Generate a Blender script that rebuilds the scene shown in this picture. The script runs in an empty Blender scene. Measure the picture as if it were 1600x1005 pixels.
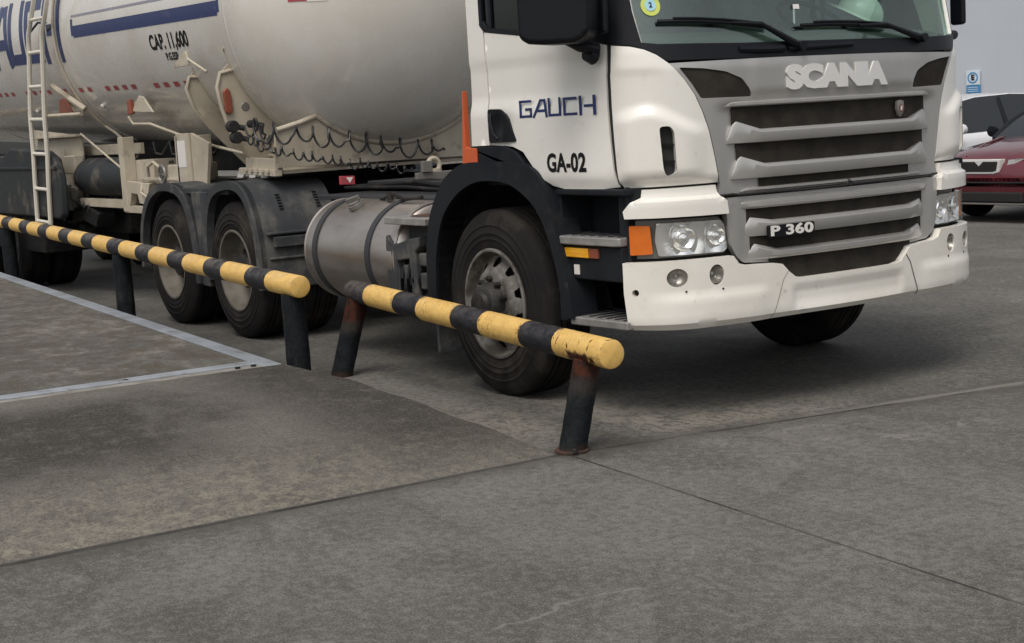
import bpy, bmesh, math, random
import numpy as np
from mathutils import Vector, Matrix
from mathutils.geometry import delaunay_2d_cdt
random.seed(7)
R = math.radians
scene = bpy.context.scene

# ------------------------------------------------------------------ camera
CAMP = (5.57289196, -5.63102862, 1.53738698); YAW, PIT, ROL, FPX = 2.57076505, -0.13436646, -0.0595795, 2365.2747
fw = Vector((math.cos(PIT)*math.cos(YAW), math.cos(PIT)*math.sin(YAW), math.sin(PIT)))
rt = fw.cross(Vector((0, 0, 1))).normalized(); up = rt.cross(fw)
r2 = rt*math.cos(ROL)+up*math.sin(ROL); u2 = -rt*math.sin(ROL)+up*math.cos(ROL)
cd = bpy.data.cameras.new("camera"); cam = bpy.data.objects.new("camera", cd); scene.collection.objects.link(cam)
mw = Matrix.Identity(4)
for i in range(3):
    mw[i][0] = r2[i]; mw[i][1] = u2[i]; mw[i][2] = -fw[i]; mw[i][3] = CAMP[i]
cam.matrix_world = mw
cd.sensor_width = 36; cd.lens = FPX/1600*36; cd.clip_start = .05; cd.clip_end = 2000
scene.camera = cam

# ------------------------------------------------------------------ sky, sun, exposure
SUN_EL, SUN_AZ = 58, -52      # azimuth: direction the light comes from, degrees from +x towards +y
w = bpy.data.worlds.new("World"); scene.world = w; w.use_nodes = True
wn = w.node_tree; bg = wn.nodes['Background']
sky = wn.nodes.new('ShaderNodeTexSky'); sky.sky_type = 'NISHITA'; sky.sun_disc = False
sky.sun_elevation = R(SUN_EL); sky.sun_rotation = R(90-SUN_AZ); sky.dust_density = 4; sky.ozone_density = 1; sky.air_density = 1.2
hs = wn.nodes.new('ShaderNodeHueSaturation'); hs.inputs['Saturation'].default_value = .20
wn.links.new(sky.outputs[0], hs.inputs['Color']); wn.links.new(hs.outputs[0], bg.inputs[0])
bg.inputs[1].default_value = .105
sd = bpy.data.lights.new("sun", 'SUN'); sd.energy = 1.15; sd.angle = R(30); sd.color = (1, .92, .81)
so = bpy.data.objects.new("sun", sd); scene.collection.objects.link(so)
dv = Vector((math.cos(R(SUN_EL))*math.cos(R(SUN_AZ)), math.cos(R(SUN_EL))*math.sin(R(SUN_AZ)), math.sin(R(SUN_EL))))
so.rotation_euler = dv.to_track_quat('Z', 'Y').to_euler(); so.location = (0, 0, 30)
scene.view_settings.view_transform = 'Standard'; scene.view_settings.look = 'None'
scene.view_settings.gamma = 1; scene.view_settings.exposure = 0.40

# ------------------------------------------------------------------ materials
def mat(name, base=(.5, .5, .5), rough=.5, metal=0., coat=0., spec=.5, var=None, vscale=3., bump=0., bscale=40., dirt=None, dscale=2.5, dthr=.55, damt=.5, rvar=0., stretch=(1, 1, 1), emit=None, geom=True):
    m = bpy.data.materials.new(name); m.use_nodes = True; nt = m.node_tree; N = nt.nodes; Lk = nt.links
    b = N['Principled BSDF']
    b.inputs['Roughness'].default_value = rough; b.inputs['Metallic'].default_value = metal
    b.inputs['Coat Weight'].default_value = coat; b.inputs['Coat Roughness'].default_value = .08
    b.inputs['Specular IOR Level'].default_value = spec
    co = N.new('ShaderNodeTexCoord'); mp = N.new('ShaderNodeMapping'); mp.inputs['Scale'].default_value = stretch
    Lk.new(co.outputs['Object'], mp.inputs[0])
    rgb = N.new('ShaderNodeRGB'); rgb.outputs[0].default_value = (*base, 1); col = rgb.outputs[0]
    def noise(s, d=6, rg=.6):
        n = N.new('ShaderNodeTexNoise'); n.inputs['Scale'].default_value = s; n.inputs['Detail'].default_value = d; n.inputs['Roughness'].default_value = rg
        Lk.new(mp.outputs[0], n.inputs[0]); return n.outputs[0]
    def ramp(f, a, c):
        r = N.new('ShaderNodeMapRange'); r.interpolation_type = 'SMOOTHSTEP'; r.inputs[1].default_value = a; r.inputs[2].default_value = c; Lk.new(f, r.inputs[0]); return r.outputs[0]
    def mix(f, a, c):
        x = N.new('ShaderNodeMix'); x.data_type = 'RGBA'
        if hasattr(f, 'links'): Lk.new(f, x.inputs[0])
        else: x.inputs[0].default_value = f
        for v, k in ((a, 6), (c, 7)):
            if hasattr(v, 'links'): Lk.new(v, x.inputs[k])
            else: x.inputs[k].default_value = (*v, 1)
        return x.outputs[2]
    if var: col = mix(ramp(noise(vscale), .35, .65), col, var)
    if dirt:
        f = ramp(noise(dscale, 10, .68), dthr, dthr+.16)
        mm = N.new('ShaderNodeMath'); mm.operation = 'MULTIPLY'; mm.inputs[1].default_value = damt; Lk.new(f, mm.inputs[0])
        col = mix(mm.outputs[0], col, dirt)
    Lk.new(col, b.inputs['Base Color'])
    if rvar:
        r = N.new('ShaderNodeMapRange'); r.inputs[3].default_value = rough-rvar; r.inputs[4].default_value = rough+rvar
        Lk.new(noise(5, 8), r.inputs[0]); Lk.new(r.outputs[0], b.inputs['Roughness'])
    if bump:
        bp_ = N.new('ShaderNodeBump'); bp_.inputs['Strength'].default_value = bump; bp_.inputs['Distance'].default_value = .01
        Lk.new(noise(bscale, 4), bp_.inputs['Height']); Lk.new(bp_.outputs[0], b.inputs['Normal'])
    if emit: b.inputs['Emission Color'].default_value = (*emit, 1); b.inputs['Emission Strength'].default_value = 1
    return m
M = {}
M['white'] = mat('cab_white_paint', (.80, .78, .733), .33, coat=.8, var=(.755, .73, .675), vscale=1.3, dirt=(.46, .41, .34), dscale=9, dthr=.57, damt=.30, rvar=.06)
M['bumper'] = mat('bumper_white_paint', (.78, .755, .70), .42, coat=.3, var=(.70, .67, .605), vscale=2.5, dirt=(.30, .26, .21), dscale=14, dthr=.58, damt=.5, rvar=.06)
M['tank'] = mat('tank_enamel', (.66, .64, .60), .27, coat=.5, bump=.012, bscale=2., var=(.58, .55, .495), vscale=.9, dirt=(.36, .32, .26), dscale=5, dthr=.62, damt=.35, rvar=.05)
M['cream'] = mat('cream_chassis_paint', (.47, .42, .335), .55, var=(.39, .34, .265), dirt=(.12, .095, .07), dscale=5, dthr=.54, damt=.6)
M['silver'] = mat('grille_silver_paint', (.47, .46, .445), .33, metal=.6, coat=.3, var=(.43, .42, .405), dirt=(.22, .2, .18), dscale=8, dthr=.6, damt=.35)
M['chrome_letter'] = mat('brushed_silver_lettering', (.74, .73, .71), .35, metal=.2)
M['mesh'] = mat('grille_mesh_dark', (.024, .021, .018), .8, spec=.15, var=(.038, .033, .028), vscale=7, bump=.3, bscale=150)
M['seam'] = mat('dark_rubber_seal', (.012, .012, .012), .7)
M['plastic'] = mat('charcoal_plastic', (.010, .012, .016), .6, spec=.16, var=(.015, .017, .020), dirt=(.055, .05, .042), dscale=3.5, dthr=.58, damt=.35, bump=.05, bscale=200)
M['guard'] = mat('grey_mudguard_plastic', (.040, .043, .047), .65, spec=.15, var=(.056, .058, .062), dirt=(.16, .15, .13), dscale=3, dthr=.5, damt=.5, bump=.08, bscale=60)
M['black'] = mat('black_plastic', (.006, .007, .010), .42, spec=.25)
M['frame'] = mat('chassis_paint_and_shade', (.014, .014, .015), .7, spec=.2, dirt=(.06, .05, .042), dscale=5, dthr=.5, damt=.6)
M['tyre'] = mat('tyre_rubber', (.013, .012, .0125), .85, spec=.12, var=(.018, .0165, .016), vscale=4, dirt=(.055, .047, .039), dscale=3, dthr=.48, damt=.45, bump=.1, bscale=60)
M['rim'] = mat('wheel_rim_grey', (.20, .192, .18), .55, metal=.3, var=(.15, .14, .128), dirt=(.06, .05, .04), dscale=6, dthr=.42, damt=.8)
M['rim2'] = mat('wheel_dish_dusty', (.13, .12, .10), .65, metal=.15, dirt=(.08, .066, .05), dscale=5, dthr=.45, damt=.8)
M['hub'] = mat('hub_grease_and_shade', (.035, .033, .031), .55, metal=.3, dirt=(.012, .011, .010), dscale=12, dthr=.45, damt=.8)
M['alu'] = mat('aluminium_tank', (.44, .405, .375), .34, metal=.9, var=(.35, .315, .285), vscale=3, dirt=(.17, .14, .115), dscale=3, dthr=.55, damt=.35, stretch=(.6, 2, 2))
M['tread'] = mat('step_tread_aluminium', (.36, .35, .34), .5, metal=.5, var=(.27, .26, .25), vscale=14)
M['strap'] = mat('strap_dark_steel', (.035, .037, .042), .55, metal=.2)
M['amber'] = mat('amber_lens', (.62, .15, .012), .2, coat=.6, var=(.6, .13, .01), vscale=30)
M['yellowlens'] = mat('yellow_reflector', (.85, .42, .02), .25, coat=.5, var=(.75, .33, .015), vscale=40, stretch=(.2, 1, 2))
M['redlens'] = mat('red_marker_lens', (.24, .06, .03), .45, coat=.1, dirt=(.15, .08, .05), dscale=12, dthr=.5, damt=.6)
M['reflector'] = mat('lamp_reflector', (.97, .97, .96), .12, metal=.85, bump=.12, bscale=20)
M['fogcup'] = mat('fog_lamp_cup', (.36, .34, .31), .25, metal=.7, bump=.3, bscale=60)
M['lampgrey'] = mat('lamp_housing_grey', (.20, .19, .175), .4, metal=.3)
M['orange'] = mat('orange_paint', (.55, .10, .03), .5, dirt=(.25, .1, .06), dscale=7, dthr=.55, damt=.5)
M['navy'] = mat('navy_blue_paint', (.012, .026, .115), .38, coat=.1, dirt=(.10, .11, .17), dscale=8, dthr=.56, damt=.5)
M['decal_grey'] = mat('faded_grey_stripe', (.25, .24, .29), .45)
M['ink'] = mat('black_decal', (.012, .012, .014), .45)
M['redtape'] = mat('red_reflective_tape', (.38, .045, .06), .45, dirt=(.2, .12, .12), dscale=14, dthr=.5, damt=.5)
M['whitetape'] = mat('white_reflective_tape', (.7, .68, .64), .45)
M['steel'] = mat('galvanised_steel_edge', (.36, .395, .44), .45, metal=.3, var=(.27, .295, .325), vscale=4, dirt=(.14, .12, .09), dscale=9, dthr=.54, damt=.7)
M['steelworn'] = mat('worn_steel_edge', (.30, .29, .26), .6, metal=.2, var=(.20, .185, .16), vscale=6, dirt=(.12, .09, .07), dscale=8, dthr=.5, damt=.6)
M['cable'] = mat('black_coiled_hose', (.02, .02, .023), .4)
M['darkbox'] = mat('dusty_dark_box', (.028, .031, .034), .65, spec=.2, bump=.15, bscale=30, dirt=(.15, .13, .11), dscale=3, dthr=.5, damt=.6)
M['ladder'] = mat('ladder_white_paint', (.62, .585, .51), .5, dirt=(.14, .11, .09), dscale=14, dthr=.6, damt=.8)
M['wall'] = mat('pale_render_wall', (.50, .53, .58), .85, spec=.2, var=(.47, .50, .55), vscale=.35)
M['signblue'] = mat('sign_blue', (.045, .24, .50), .4)
M['signwhite'] = mat('sign_white', (.62, .70, .78), .4)
M['redcar'] = mat('maroon_car_paint', (.115, .013, .022), .22, coat=.9, var=(.095, .010, .017))
M['whitecar'] = mat('white_car_paint', (.72, .73, .75), .25, coat=.7)
M['carglass'] = mat('car_glass', (.012, .015, .018), .06, coat=.5)
M['helmet'] = mat('helmet_plastic', (.80, .84, .80), .35, coat=.3)
M['curtain'] = mat('red_cloth', (.22, .03, .03), .85)
M['seat'] = mat('seat_cloth', (.16, .17, .17), .9, var=(.24, .25, .24), vscale=6)
M['dash'] = mat('dashboard_plastic', (.075, .08, .08), .7)
M['stickery'] = mat('sticker_yellow_green', (.55, .62, .12), .5)
M['stickerb'] = mat('sticker_pale_blue', (.35, .62, .75), .5)

def glass(name, tint, refl, rough=.02, ior=1.5):
    m = bpy.data.materials.new(name); m.use_nodes = True; nt = m.node_tree; N = nt.nodes; Lk = nt.links
    N.remove(N['Principled BSDF']); out = N['Material Output']
    t = N.new('ShaderNodeBsdfTransparent'); t.inputs[0].default_value = (*tint, 1)
    g = N.new('ShaderNodeBsdfGlossy'); g.inputs['Roughness'].default_value = rough; g.inputs[0].default_value = (.92, .97, .95, 1)
    fr = N.new('ShaderNodeFresnel'); ge = N.new('ShaderNodeNewGeometry'); io = N.new('ShaderNodeMath'); io.operation = 'MULTIPLY_ADD'; io.inputs[1].default_value = 1/ior-ior; io.inputs[2].default_value = ior
    Lk.new(ge.outputs['Backfacing'], io.inputs[0]); Lk.new(io.outputs[0], fr.inputs[0])
    ma = N.new('ShaderNodeMath'); ma.operation = 'MULTIPLY_ADD'; ma.inputs[1].default_value = 1.0; ma.inputs[2].default_value = refl
    Lk.new(fr.outputs[0], ma.inputs[0])
    mx = N.new('ShaderNodeMixShader'); Lk.new(ma.outputs[0], mx.inputs[0]); Lk.new(t.outputs[0], mx.inputs[1]); Lk.new(g.outputs[0], mx.inputs[2])
    Lk.new(mx.outputs[0], out.inputs[0]); return m
M['windscreen'] = glass('windscreen_glass', (.80, .90, .85), .055)
M['sideglass'] = glass('side_window_glass', (.25, .28, .28), .02)
M['lens'] = glass('lamp_lens_glass', (.97, .97, .97), .0, .02, 1.16)

class NT:
    """small node helper for the bigger procedural materials"""
    def __init__(s, name):
        s.m = bpy.data.materials.new(name); s.m.use_nodes = True; s.N = s.m.node_tree.nodes; s.L = s.m.node_tree.links; s.b = s.N['Principled BSDF']
    def put(s, sock, v):
        if hasattr(v, 'links'): s.L.new(v, sock)
        elif isinstance(v, tuple): sock.default_value = (*v, 1) if len(v) == 3 and sock.type == 'RGBA' else v
        else: sock.default_value = v
    def math(s, op, a, b=0., c=0., clamp=False):
        n = s.N.new('ShaderNodeMath'); n.operation = op; n.use_clamp = clamp
        s.put(n.inputs[0], a); s.put(n.inputs[1], b); s.put(n.inputs[2], c); return n.outputs[0]
    def noise(s, vec, scale, det=6, rough=.6, dist=0.):
        n = s.N.new('ShaderNodeTexNoise'); n.inputs['Scale'].default_value = scale; n.inputs['Detail'].default_value = det
        n.inputs['Roughness'].default_value = rough; n.inputs['Distortion'].default_value = dist; s.L.new(vec, n.inputs['Vector']); return n.outputs[0]
    def sm(s, v, a, b, lo=0., hi=1.):
        n = s.N.new('ShaderNodeMapRange'); n.interpolation_type = 'SMOOTHSTEP'
        s.put(n.inputs[0], v)
        for i, x in ((1, a), (2, b), (3, lo), (4, hi)): s.put(n.inputs[i], x)
        return n.outputs[0]
    def mix(s, f, a, b, mode='MIX'):
        n = s.N.new('ShaderNodeMix'); n.data_type = 'RGBA'; n.blend_type = mode
        s.put(n.inputs[0], f); s.put(n.inputs[6], a); s.put(n.inputs[7], b); return n.outputs[2]
    def coord(s, kind='Object', scale=(1, 1, 1), rot=(0, 0, 0)):
        c = s.N.new('ShaderNodeTexCoord'); mp = s.N.new('ShaderNodeMapping'); mp.inputs['Scale'].default_value = scale; mp.inputs['Rotation'].default_value = rot
        s.L.new(c.outputs[kind], mp.inputs[0]); return mp.outputs[0]
    def xyz(s, v):
        n = s.N.new('ShaderNodeSeparateXYZ'); s.L.new(v, n.inputs[0]); return n.outputs
    def bump(s, h, st, dist=.01):
        n = s.N.new('ShaderNodeBump'); n.inputs['Strength'].default_value = st; n.inputs['Distance'].default_value = dist; s.L.new(h, n.inputs['Height']); s.L.new(n.outputs[0], s.b.inputs['Normal'])

def ground_material():
    g = NT('yard_concrete'); v = g.coord(); x, y, z = g.xyz(v)
    big = g.noise(v, .35, 5, .6, .4); mid = g.noise(v, 1.6, 8, .65, .3); fine = g.noise(v, 24, 6, .8); grain = g.noise(v, 130, 3, .85)
    col = g.mix(g.sm(big, .35, .68), (.082, .079, .072), (.134, .129, .118))
    col = g.mix(g.sm(mid, .44, .66, 0., .45), col, (.175, .167, .150))
    col = g.mix(g.sm(mid, .48, .34, 0., .6), col, (.066, .063, .057))
    # tyre marks and darker lanes under and around the lorry (long stains along x)
    vs = g.coord(scale=(.22, 2.6, 1)); st = g.noise(vs, 1.3, 7, .65, .5)
    col = g.mix(g.sm(st, .5, .66, 0., .6), col, (.058, .055, .049))
    pt = g.noise(v, .8, 9, .75, 1.5); col = g.mix(g.sm(pt, .52, .59, 0., .5), col, (.165, .158, .143)); col = g.mix(g.sm(pt, .46, .38, 0., .5), col, (.058, .055, .05))
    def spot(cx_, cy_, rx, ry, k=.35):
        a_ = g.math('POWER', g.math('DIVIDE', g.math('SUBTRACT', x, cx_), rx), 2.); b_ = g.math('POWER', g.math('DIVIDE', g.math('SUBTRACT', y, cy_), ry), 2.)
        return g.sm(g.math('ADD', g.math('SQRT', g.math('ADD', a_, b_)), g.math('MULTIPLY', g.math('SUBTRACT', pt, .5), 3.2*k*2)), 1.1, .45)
    for (cx_, cy_, rx, ry, amt, cc_) in ((.02, -1.76, .22, .12, .8, (.038, .032, .026)), (-.1, -4.0, .3, 1.2, .4, (.06, .05, .045)), (-1.45, -1.15, .7, .22, .55, (.04, .037, .034)), (-5.6, -1.15, 1.6, .35, .5, (.04, .037, .034)),(.35, -1.45, .75, .30, .55, (.060, .056, .050)), (1.25, .9, .9, 1.1, .55, (.070, .070, .070)), (-.9, 1.3, 1.6, .8, .6, (.052, .050, .046)), (1.7, -3.3, .7, .9, .45, (.066, .063, .057)), (1.1, -2.5, .55, .5, .4, (.165, .158, .143)), (2.0, -1.2, .7, .45, .4, (.160, .153, .140)), (-3.2, 1.5, 2.6, 1.3, .5, (.05, .047, .042))):  # stains and worn patches; dark ones under wheels and bumper paint the lorry's shade
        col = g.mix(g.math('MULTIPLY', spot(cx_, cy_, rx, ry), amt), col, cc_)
    sc1 = g.noise(g.coord(scale=(1, 5, 1), rot=(0, 0, .5)), 2.2, 8, .8, .8); col = g.mix(g.math('MULTIPLY', g.sm(sc1, .60, .66, 0., .55), g.sm(mid, .45, .6)), col, (.22, .212, .195))
    ol = g.noise(v, 4.5, 3, .5); col = g.mix(g.math('MULTIPLY', g.sm(ol, .70, .76, 0., .7), g.sm(big, .45, .55)), col, (.040, .037, .033))
    # slab bay left of the lorry: browner, sandy residue near the joint and the foot of the rail
    wob = g.math('MULTIPLY', g.math('SUBTRACT', g.noise(v, 2.2, 6, .7), .5), .22)
    yy = g.math('ADD', y, 1.8); bend = g.math('ADD', g.math('MULTIPLY', g.math('MINIMUM', yy, 0.), .026), g.math('MULTIPLY', g.math('MAXIMUM', yy, 0.), .185))
    jx = g.math('SUBTRACT', x, g.math('ADD', bend, -.004))
    behind = g.sm(g.math('ADD', jx, wob), .05, -.12)
    dj = g.math('ABSOLUTE', g.math('ADD', jx, .35)); sandm = g.math('MULTIPLY', behind, g.sm(g.math('ADD', dj, wob), 1.9, .1))
    ysel = g.math('MULTIPLY', g.math('MULTIPLY', g.sm(y, .1, -.9), g.sm(g.math('ADD', x, g.math('MULTIPLY', y, -.9)), 1.6, .5)), g.sm(g.noise(v, 6, 8, .8), .38, .58))
    col = g.mix(g.math('MULTIPLY', sandm, ysel), col, (.235, .215, .180))
    speck = g.math('MULTIPLY', g.math('MULTIPLY', behind, g.sm(g.math('ABSOLUTE', g.math('ADD', y, g.math('MULTIPLY', x, .12), 0)), 2.2, 1.3)), g.sm(g.noise(g.coord(scale=(9, 26, 1), rot=(0, 0, .55)), 1.2, 4, .65), .54, .60))
    col = g.mix(g.math('MULTIPLY', speck, g.math('MULTIPLY', g.sm(jx, -.75, -.25), .9)), col, (.06, .055, .045))
    col = g.mix(g.sm(fine, .49, .62, 0., .5), col, (.20, .192, .175))
    col = g.mix(g.sm(fine, .51, .40, 0., .5), col, (.045, .043, .039))
    col = g.mix(g.sm(grain, .51, .63, 0., .5), col, (.25, .24, .22))
    col = g.mix(g.sm(grain, .49, .37, 0., .6), col, (.030, .028, .025))
    # cracks
    vo = g.N.new('ShaderNodeTexVoronoi'); vo.feature = 'DISTANCE_TO_EDGE'; vo.inputs['Scale'].default_value = .33
    ad = g.N.new('ShaderNodeVectorMath'); ad.operation = 'ADD'; nz = g.N.new('ShaderNodeTexNoise'); nz.inputs['Scale'].default_value = 1.7; nz.inputs['Detail'].default_value = 8
    g.L.new(v, nz.inputs['Vector']); g.L.new(v, ad.inputs[0]); g.L.new(nz.outputs['Color'], ad.inputs[1]); g.L.new(ad.outputs[0], vo.inputs['Vector'])
    crk = g.math('MULTIPLY', g.sm(vo.outputs['Distance'], .006, .0), g.sm(g.noise(v, .8, 3), .5, .62))
    col = g.mix(g.math('MULTIPLY', crk, .5), col, (.24, .23, .21))
    # joints: cross joint near x=0 and its long joint running forward, plus the rest of the bay grid
    w1 = g.math('MULTIPLY', g.math('SUBTRACT', g.noise(v, 3.5, 6, .7), .5), .035)
    d1 = g.math('ABSOLUTE', g.math('ADD', jx, w1))
    d2 = g.math('ABSOLUTE', g.math('ADD', g.math('ADD', y, g.math('MULTIPLY', x, .083)), 1.80))
    d2 = g.math('ADD', d2, g.sm(x, .0, -.1, 0., 1.))
    d3 = g.math('ABSOLUTE', g.math('SUBTRACT', g.math('MODULO', g.math('ADD', jx, 100.), 5.), 0.)); d3 = g.math('ADD', d3, g.sm(x, -1., -.5, 0., 1.))
    jw = g.sm(g.noise(v, 1.1, 5, .7), .40, .62, .35, 1.)
    jn = g.math('MULTIPLY', jw, g.math('MAXIMUM', g.math('MULTIPLY', g.sm(g.math('SUBTRACT', d1, g.sm(y, -1.7, -2.6, 0., .009)), .015, .004), g.sm(y, 2.5, -.6, .35, 1.)), g.math('MAXIMUM', g.sm(d2, .009, .003, 0., 1.), g.sm(d3, .015, .006, 0., .6))))
    halo = g.math('MULTIPLY', g.sm(g.math('ADD', d1, wob), .20, .0), .55)
    col = g.mix(halo, col, (.055, .050, .044)); hal2 = g.math('MULTIPLY', g.sm(g.math('ADD', g.math('ABSOLUTE', g.math('ADD', jx, .03)), g.math('MULTIPLY', wob, .5)), .05, .01), g.sm(y, -.9, .2, 0., .6)); col = g.mix(hal2, col, (.21, .20, .18)); col = g.mix(jn, col, (.022, .02, .018))
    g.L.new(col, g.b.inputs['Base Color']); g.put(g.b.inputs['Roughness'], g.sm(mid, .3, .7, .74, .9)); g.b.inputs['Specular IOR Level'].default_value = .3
    h = g.math('SUBTRACT', g.math('ADD', g.math('MULTIPLY', grain, .25), g.math('MULTIPLY', fine, .4)), g.math('MULTIPLY', jn, 2.))
    g.bump(h, .5, .008); return g.m

def ramp_material():
    g = NT('ramp_aggregate'); v = g.coord(); x, y, z = g.xyz(v)
    big = g.noise(v, .9, 6, .65, .5); mid = g.noise(v, 5, 8, .75); ag = g.noise(v, 60, 4, .8); grain = g.noise(v, 170, 2, .8)
    col = g.mix(g.sm(big, .35, .65), (.088, .082, .073), (.135, .126, .112))
    col = g.mix(g.sm(mid, .4, .62, 0., .6), col, (.165, .154, .136))
    # dark worn patches: along the kerb side edge, and a large one to the left
    e = g.math('MULTIPLY', g.sm(g.math('ADD', y, g.math('MULTIPLY', mid, .7)), -2.45, -1.75), g.sm(x, .1, -.7))
    l = g.math('MULTIPLY', g.sm(g.math('ADD', y, g.math('MULTIPLY', big, 1.5)), -1.7, -2.5), g.sm(g.math('ADD', x, g.math('MULTIPLY', mid, .8)), -.25, -.9))
    dk = g.math('MAXIMUM', e, g.math('MULTIPLY', l, g.sm(x, -2.7, -2.2)))
    col = g.mix(g.math('MULTIPLY', g.math('MULTIPLY', dk, g.sm(g.noise(v, 7, 8, .8), .34, .54, .45, 1.)), .95), col, (.030, .027, .023))
    # pale yellow mortar showing near the foot
    ft = g.math('MULTIPLY', g.sm(g.math('SUBTRACT', x, g.math('MULTIPLY', g.math('SUBTRACT', mid, .5), 2.2)), -1.5, .1), g.sm(y, -1.6, -3.8, .3, 1.))
    col = g.mix(g.math('MULTIPLY', ft, g.sm(g.noise(v, 14, 8, .8), .43, .62)), col, (.25, .23, .18))
    col = g.mix(g.sm(ag, .52, .66, 0., .35), col, (.215, .20, .175))
    col = g.mix(g.sm(ag, .49, .38, 0., .5), col, (.034, .031, .027))
    col = g.mix(g.sm(grain, .46, .34, 0., .5), col, (.03, .027, .023)); col = g.mix(g.sm(grain, .54, .66, 0., .35), col, (.24, .225, .20))
    g.L.new(col, g.b.inputs['Base Color']); g.b.inputs['Roughness'].default_value = .9; g.b.inputs['Specular IOR Level'].default_value = .25
    g.bump(g.math('ADD', ag, g.math('MULTIPLY', grain, .4)), .7, .008); return g.m

def deck_material():
    g = NT('weighbridge_concrete'); v = g.coord(); x, y, z = g.xyz(v)
    big = g.noise(v, .8, 6, .65, .4); st = g.noise(g.coord(scale=(.7, 1.1, 1)), 2.4, 9, .68, .8); grain = g.noise(v, 130, 3, .8); fine = g.noise(v, 30, 5, .7)
    col = g.mix(g.sm(big, .35, .65), (.102, .098, .091), (.150, .144, .133))
    col = g.mix(g.sm(st, .50, .62, 0., .7), col, (.215, .202, .180)); col = g.mix(g.sm(st, .48, .36, 0., .7), col, (.062, .056, .048))
    e = g.math('MULTIPLY', g.sm(g.math('ADD', y, g.math('MULTIPLY', g.math('ADD', x, 2.8), .078)), -2.75, -2.0), g.sm(g.noise(v, 6, 7, .75), .4, .58))
    col = g.mix(g.math('MULTIPLY', e, .7), col, (.062, .050, .034))
    col = g.mix(g.sm(fine, .5, .36, 0., .5), col, (.05, .046, .04)); col = g.mix(g.sm(grain, .52, .64, 0., .4), col, (.24, .225, .20)); col = g.mix(g.sm(grain, .48, .36, 0., .5), col, (.035, .032, .028))
    g.L.new(col, g.b.inputs['Base Color']); g.b.inputs['Roughness'].default_value = .88; g.b.inputs['Specular IOR Level'].default_value = .3
    g.bump(grain, .4, .006); return g.m

def rail_material(name, period, duty, phase, chip, dust=.2):
    g = NT(name); v = g.coord(); x, y, z = g.xyz(v)
    vv = g.coord(scale=(1.2, 3, 3)); n = g.noise(vv, 9, 8, .75)
    xx = g.math('ADD', x, g.math('MULTIPLY', g.math('SUBTRACT', g.noise(v, 20, 3), .5), .022))
    f = g.math('FRACT', g.math('ADD', g.math('DIVIDE', xx, period), phase))
    yel = g.math('LESS_THAN', f, duty)
    yc = g.mix(g.sm(n, .35, .65), (.72, .47, .15), (.62, .38, .105)); yc = g.mix(g.sm(g.noise(v, 60, 4, .7), .5, .7, 0., .35), yc, (.74, .55, .26))
    bc = g.mix(g.sm(n, .4, .68), (.012, .012, .016), (.032, .031, .036))
    col = g.mix(yel, bc, yc)
    col = g.mix(g.sm(g.noise(g.coord(scale=(2.5, 5, 5)), 5, 8, .8), .54, .66, 0., .45), col, g.mix(yel, (.075, .07, .065), (.42, .29, .12)))
    if period < .8:
        rz = g.math('MULTIPLY', g.sm(g.math('ADD', g.math('ABSOLUTE', g.math('SUBTRACT', x, .20)), g.math('MULTIPLY', g.math('SUBTRACT', g.noise(v, 16, 6, .75), .5), .30)), .13, .09), g.sm(g.math('ADD', z, g.math('MULTIPLY', g.math('SUBTRACT', g.noise(v, 22, 5), .5), .05)), .0, -.018))
        rl = g.math('MULTIPLY', g.sm(x, 2.72, 2.82), g.sm(g.noise(v, 18, 6, .75), .44, .56, 0., .6))
        col = g.mix(rz, col, g.mix(g.sm(n, .4, .6), (.075, .022, .012), (.020, .010, .008))); col = g.mix(rl, col, (.09, .075, .068))
    up_ = g.sm(z, -.01, .07, 0., dust); col = g.mix(g.math('MULTIPLY', up_, g.sm(g.noise(v, 12, 6, .7), .4, .6)), col, (.30, .27, .23))
    cr = g.noise(g.coord(scale=(3.2, .9, .9)), 12, 7, .75, 1.6)
    edge = g.math('MINIMUM', g.math('ABSOLUTE', g.math('SUBTRACT', f, duty)), g.math('MINIMUM', f, g.math('SUBTRACT', 1., f)))
    cc = g.math('ADD', cr, g.math('ADD', g.sm(edge, .0, .10, 0., .05), g.math('ADD', g.sm(x, .004, .0015, 0., .2), g.sm(yel, .0, 1., .05, .0))))
    col = g.mix(g.sm(cc, chip+.012, chip-.012), col, (.040, .020, .013))
    g.L.new(col, g.b.inputs['Base Color']); g.b.inputs['Roughness'].default_value = .55; g.b.inputs['Specular IOR Level'].default_value = .18; g.bump(cr, .4, .003); return g.m
def post_material(name, rust):
    g = NT(name); v = g.coord(); x, y, z = g.xyz(v); n = g.noise(v, 9, 8, .75)
    col = g.mix(g.sm(n, .38, .65), (.005, .007, .009), (.014, .016, .018))
    col = g.mix(g.sm(g.noise(g.coord(scale=(2, 2, .6)), 8, 7, .7), .55, .72, 0., .35), col, (.08, .075, .07))
    if rust:
        top = g.sm(g.math('ADD', z, g.math('MULTIPLY', n, .10)), rust-.03, rust+.02)
        col = g.mix(g.math('MULTIPLY', g.sm(g.math('ADD', z, g.math('MULTIPLY', n, .14)), rust-.10, rust-.02), .3), col, (.075, .060, .050))
        col = g.mix(top, col, g.mix(g.sm(g.noise(v, 25, 6), .4, .6), (.060, .018, .010), (.025, .011, .008)))
        bot = g.sm(g.math('ADD', z, g.math('MULTIPLY', n, .10)), .10, .045); col = g.mix(g.math('MULTIPLY', bot, .8), col, (.06, .035, .022))
    g.L.new(col, g.b.inputs['Base Color']); g.b.inputs['Roughness'].default_value = .62; g.b.inputs['Specular IOR Level'].default_value = .15; g.bump(g.math('ADD', n, g.sm(g.noise(v, 30, 5, .8), .48, .56, 0., .5)), .6, .005); return g.m
M['ground'] = ground_material(); M['ramp'] = ramp_material(); M['deck'] = deck_material()
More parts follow.
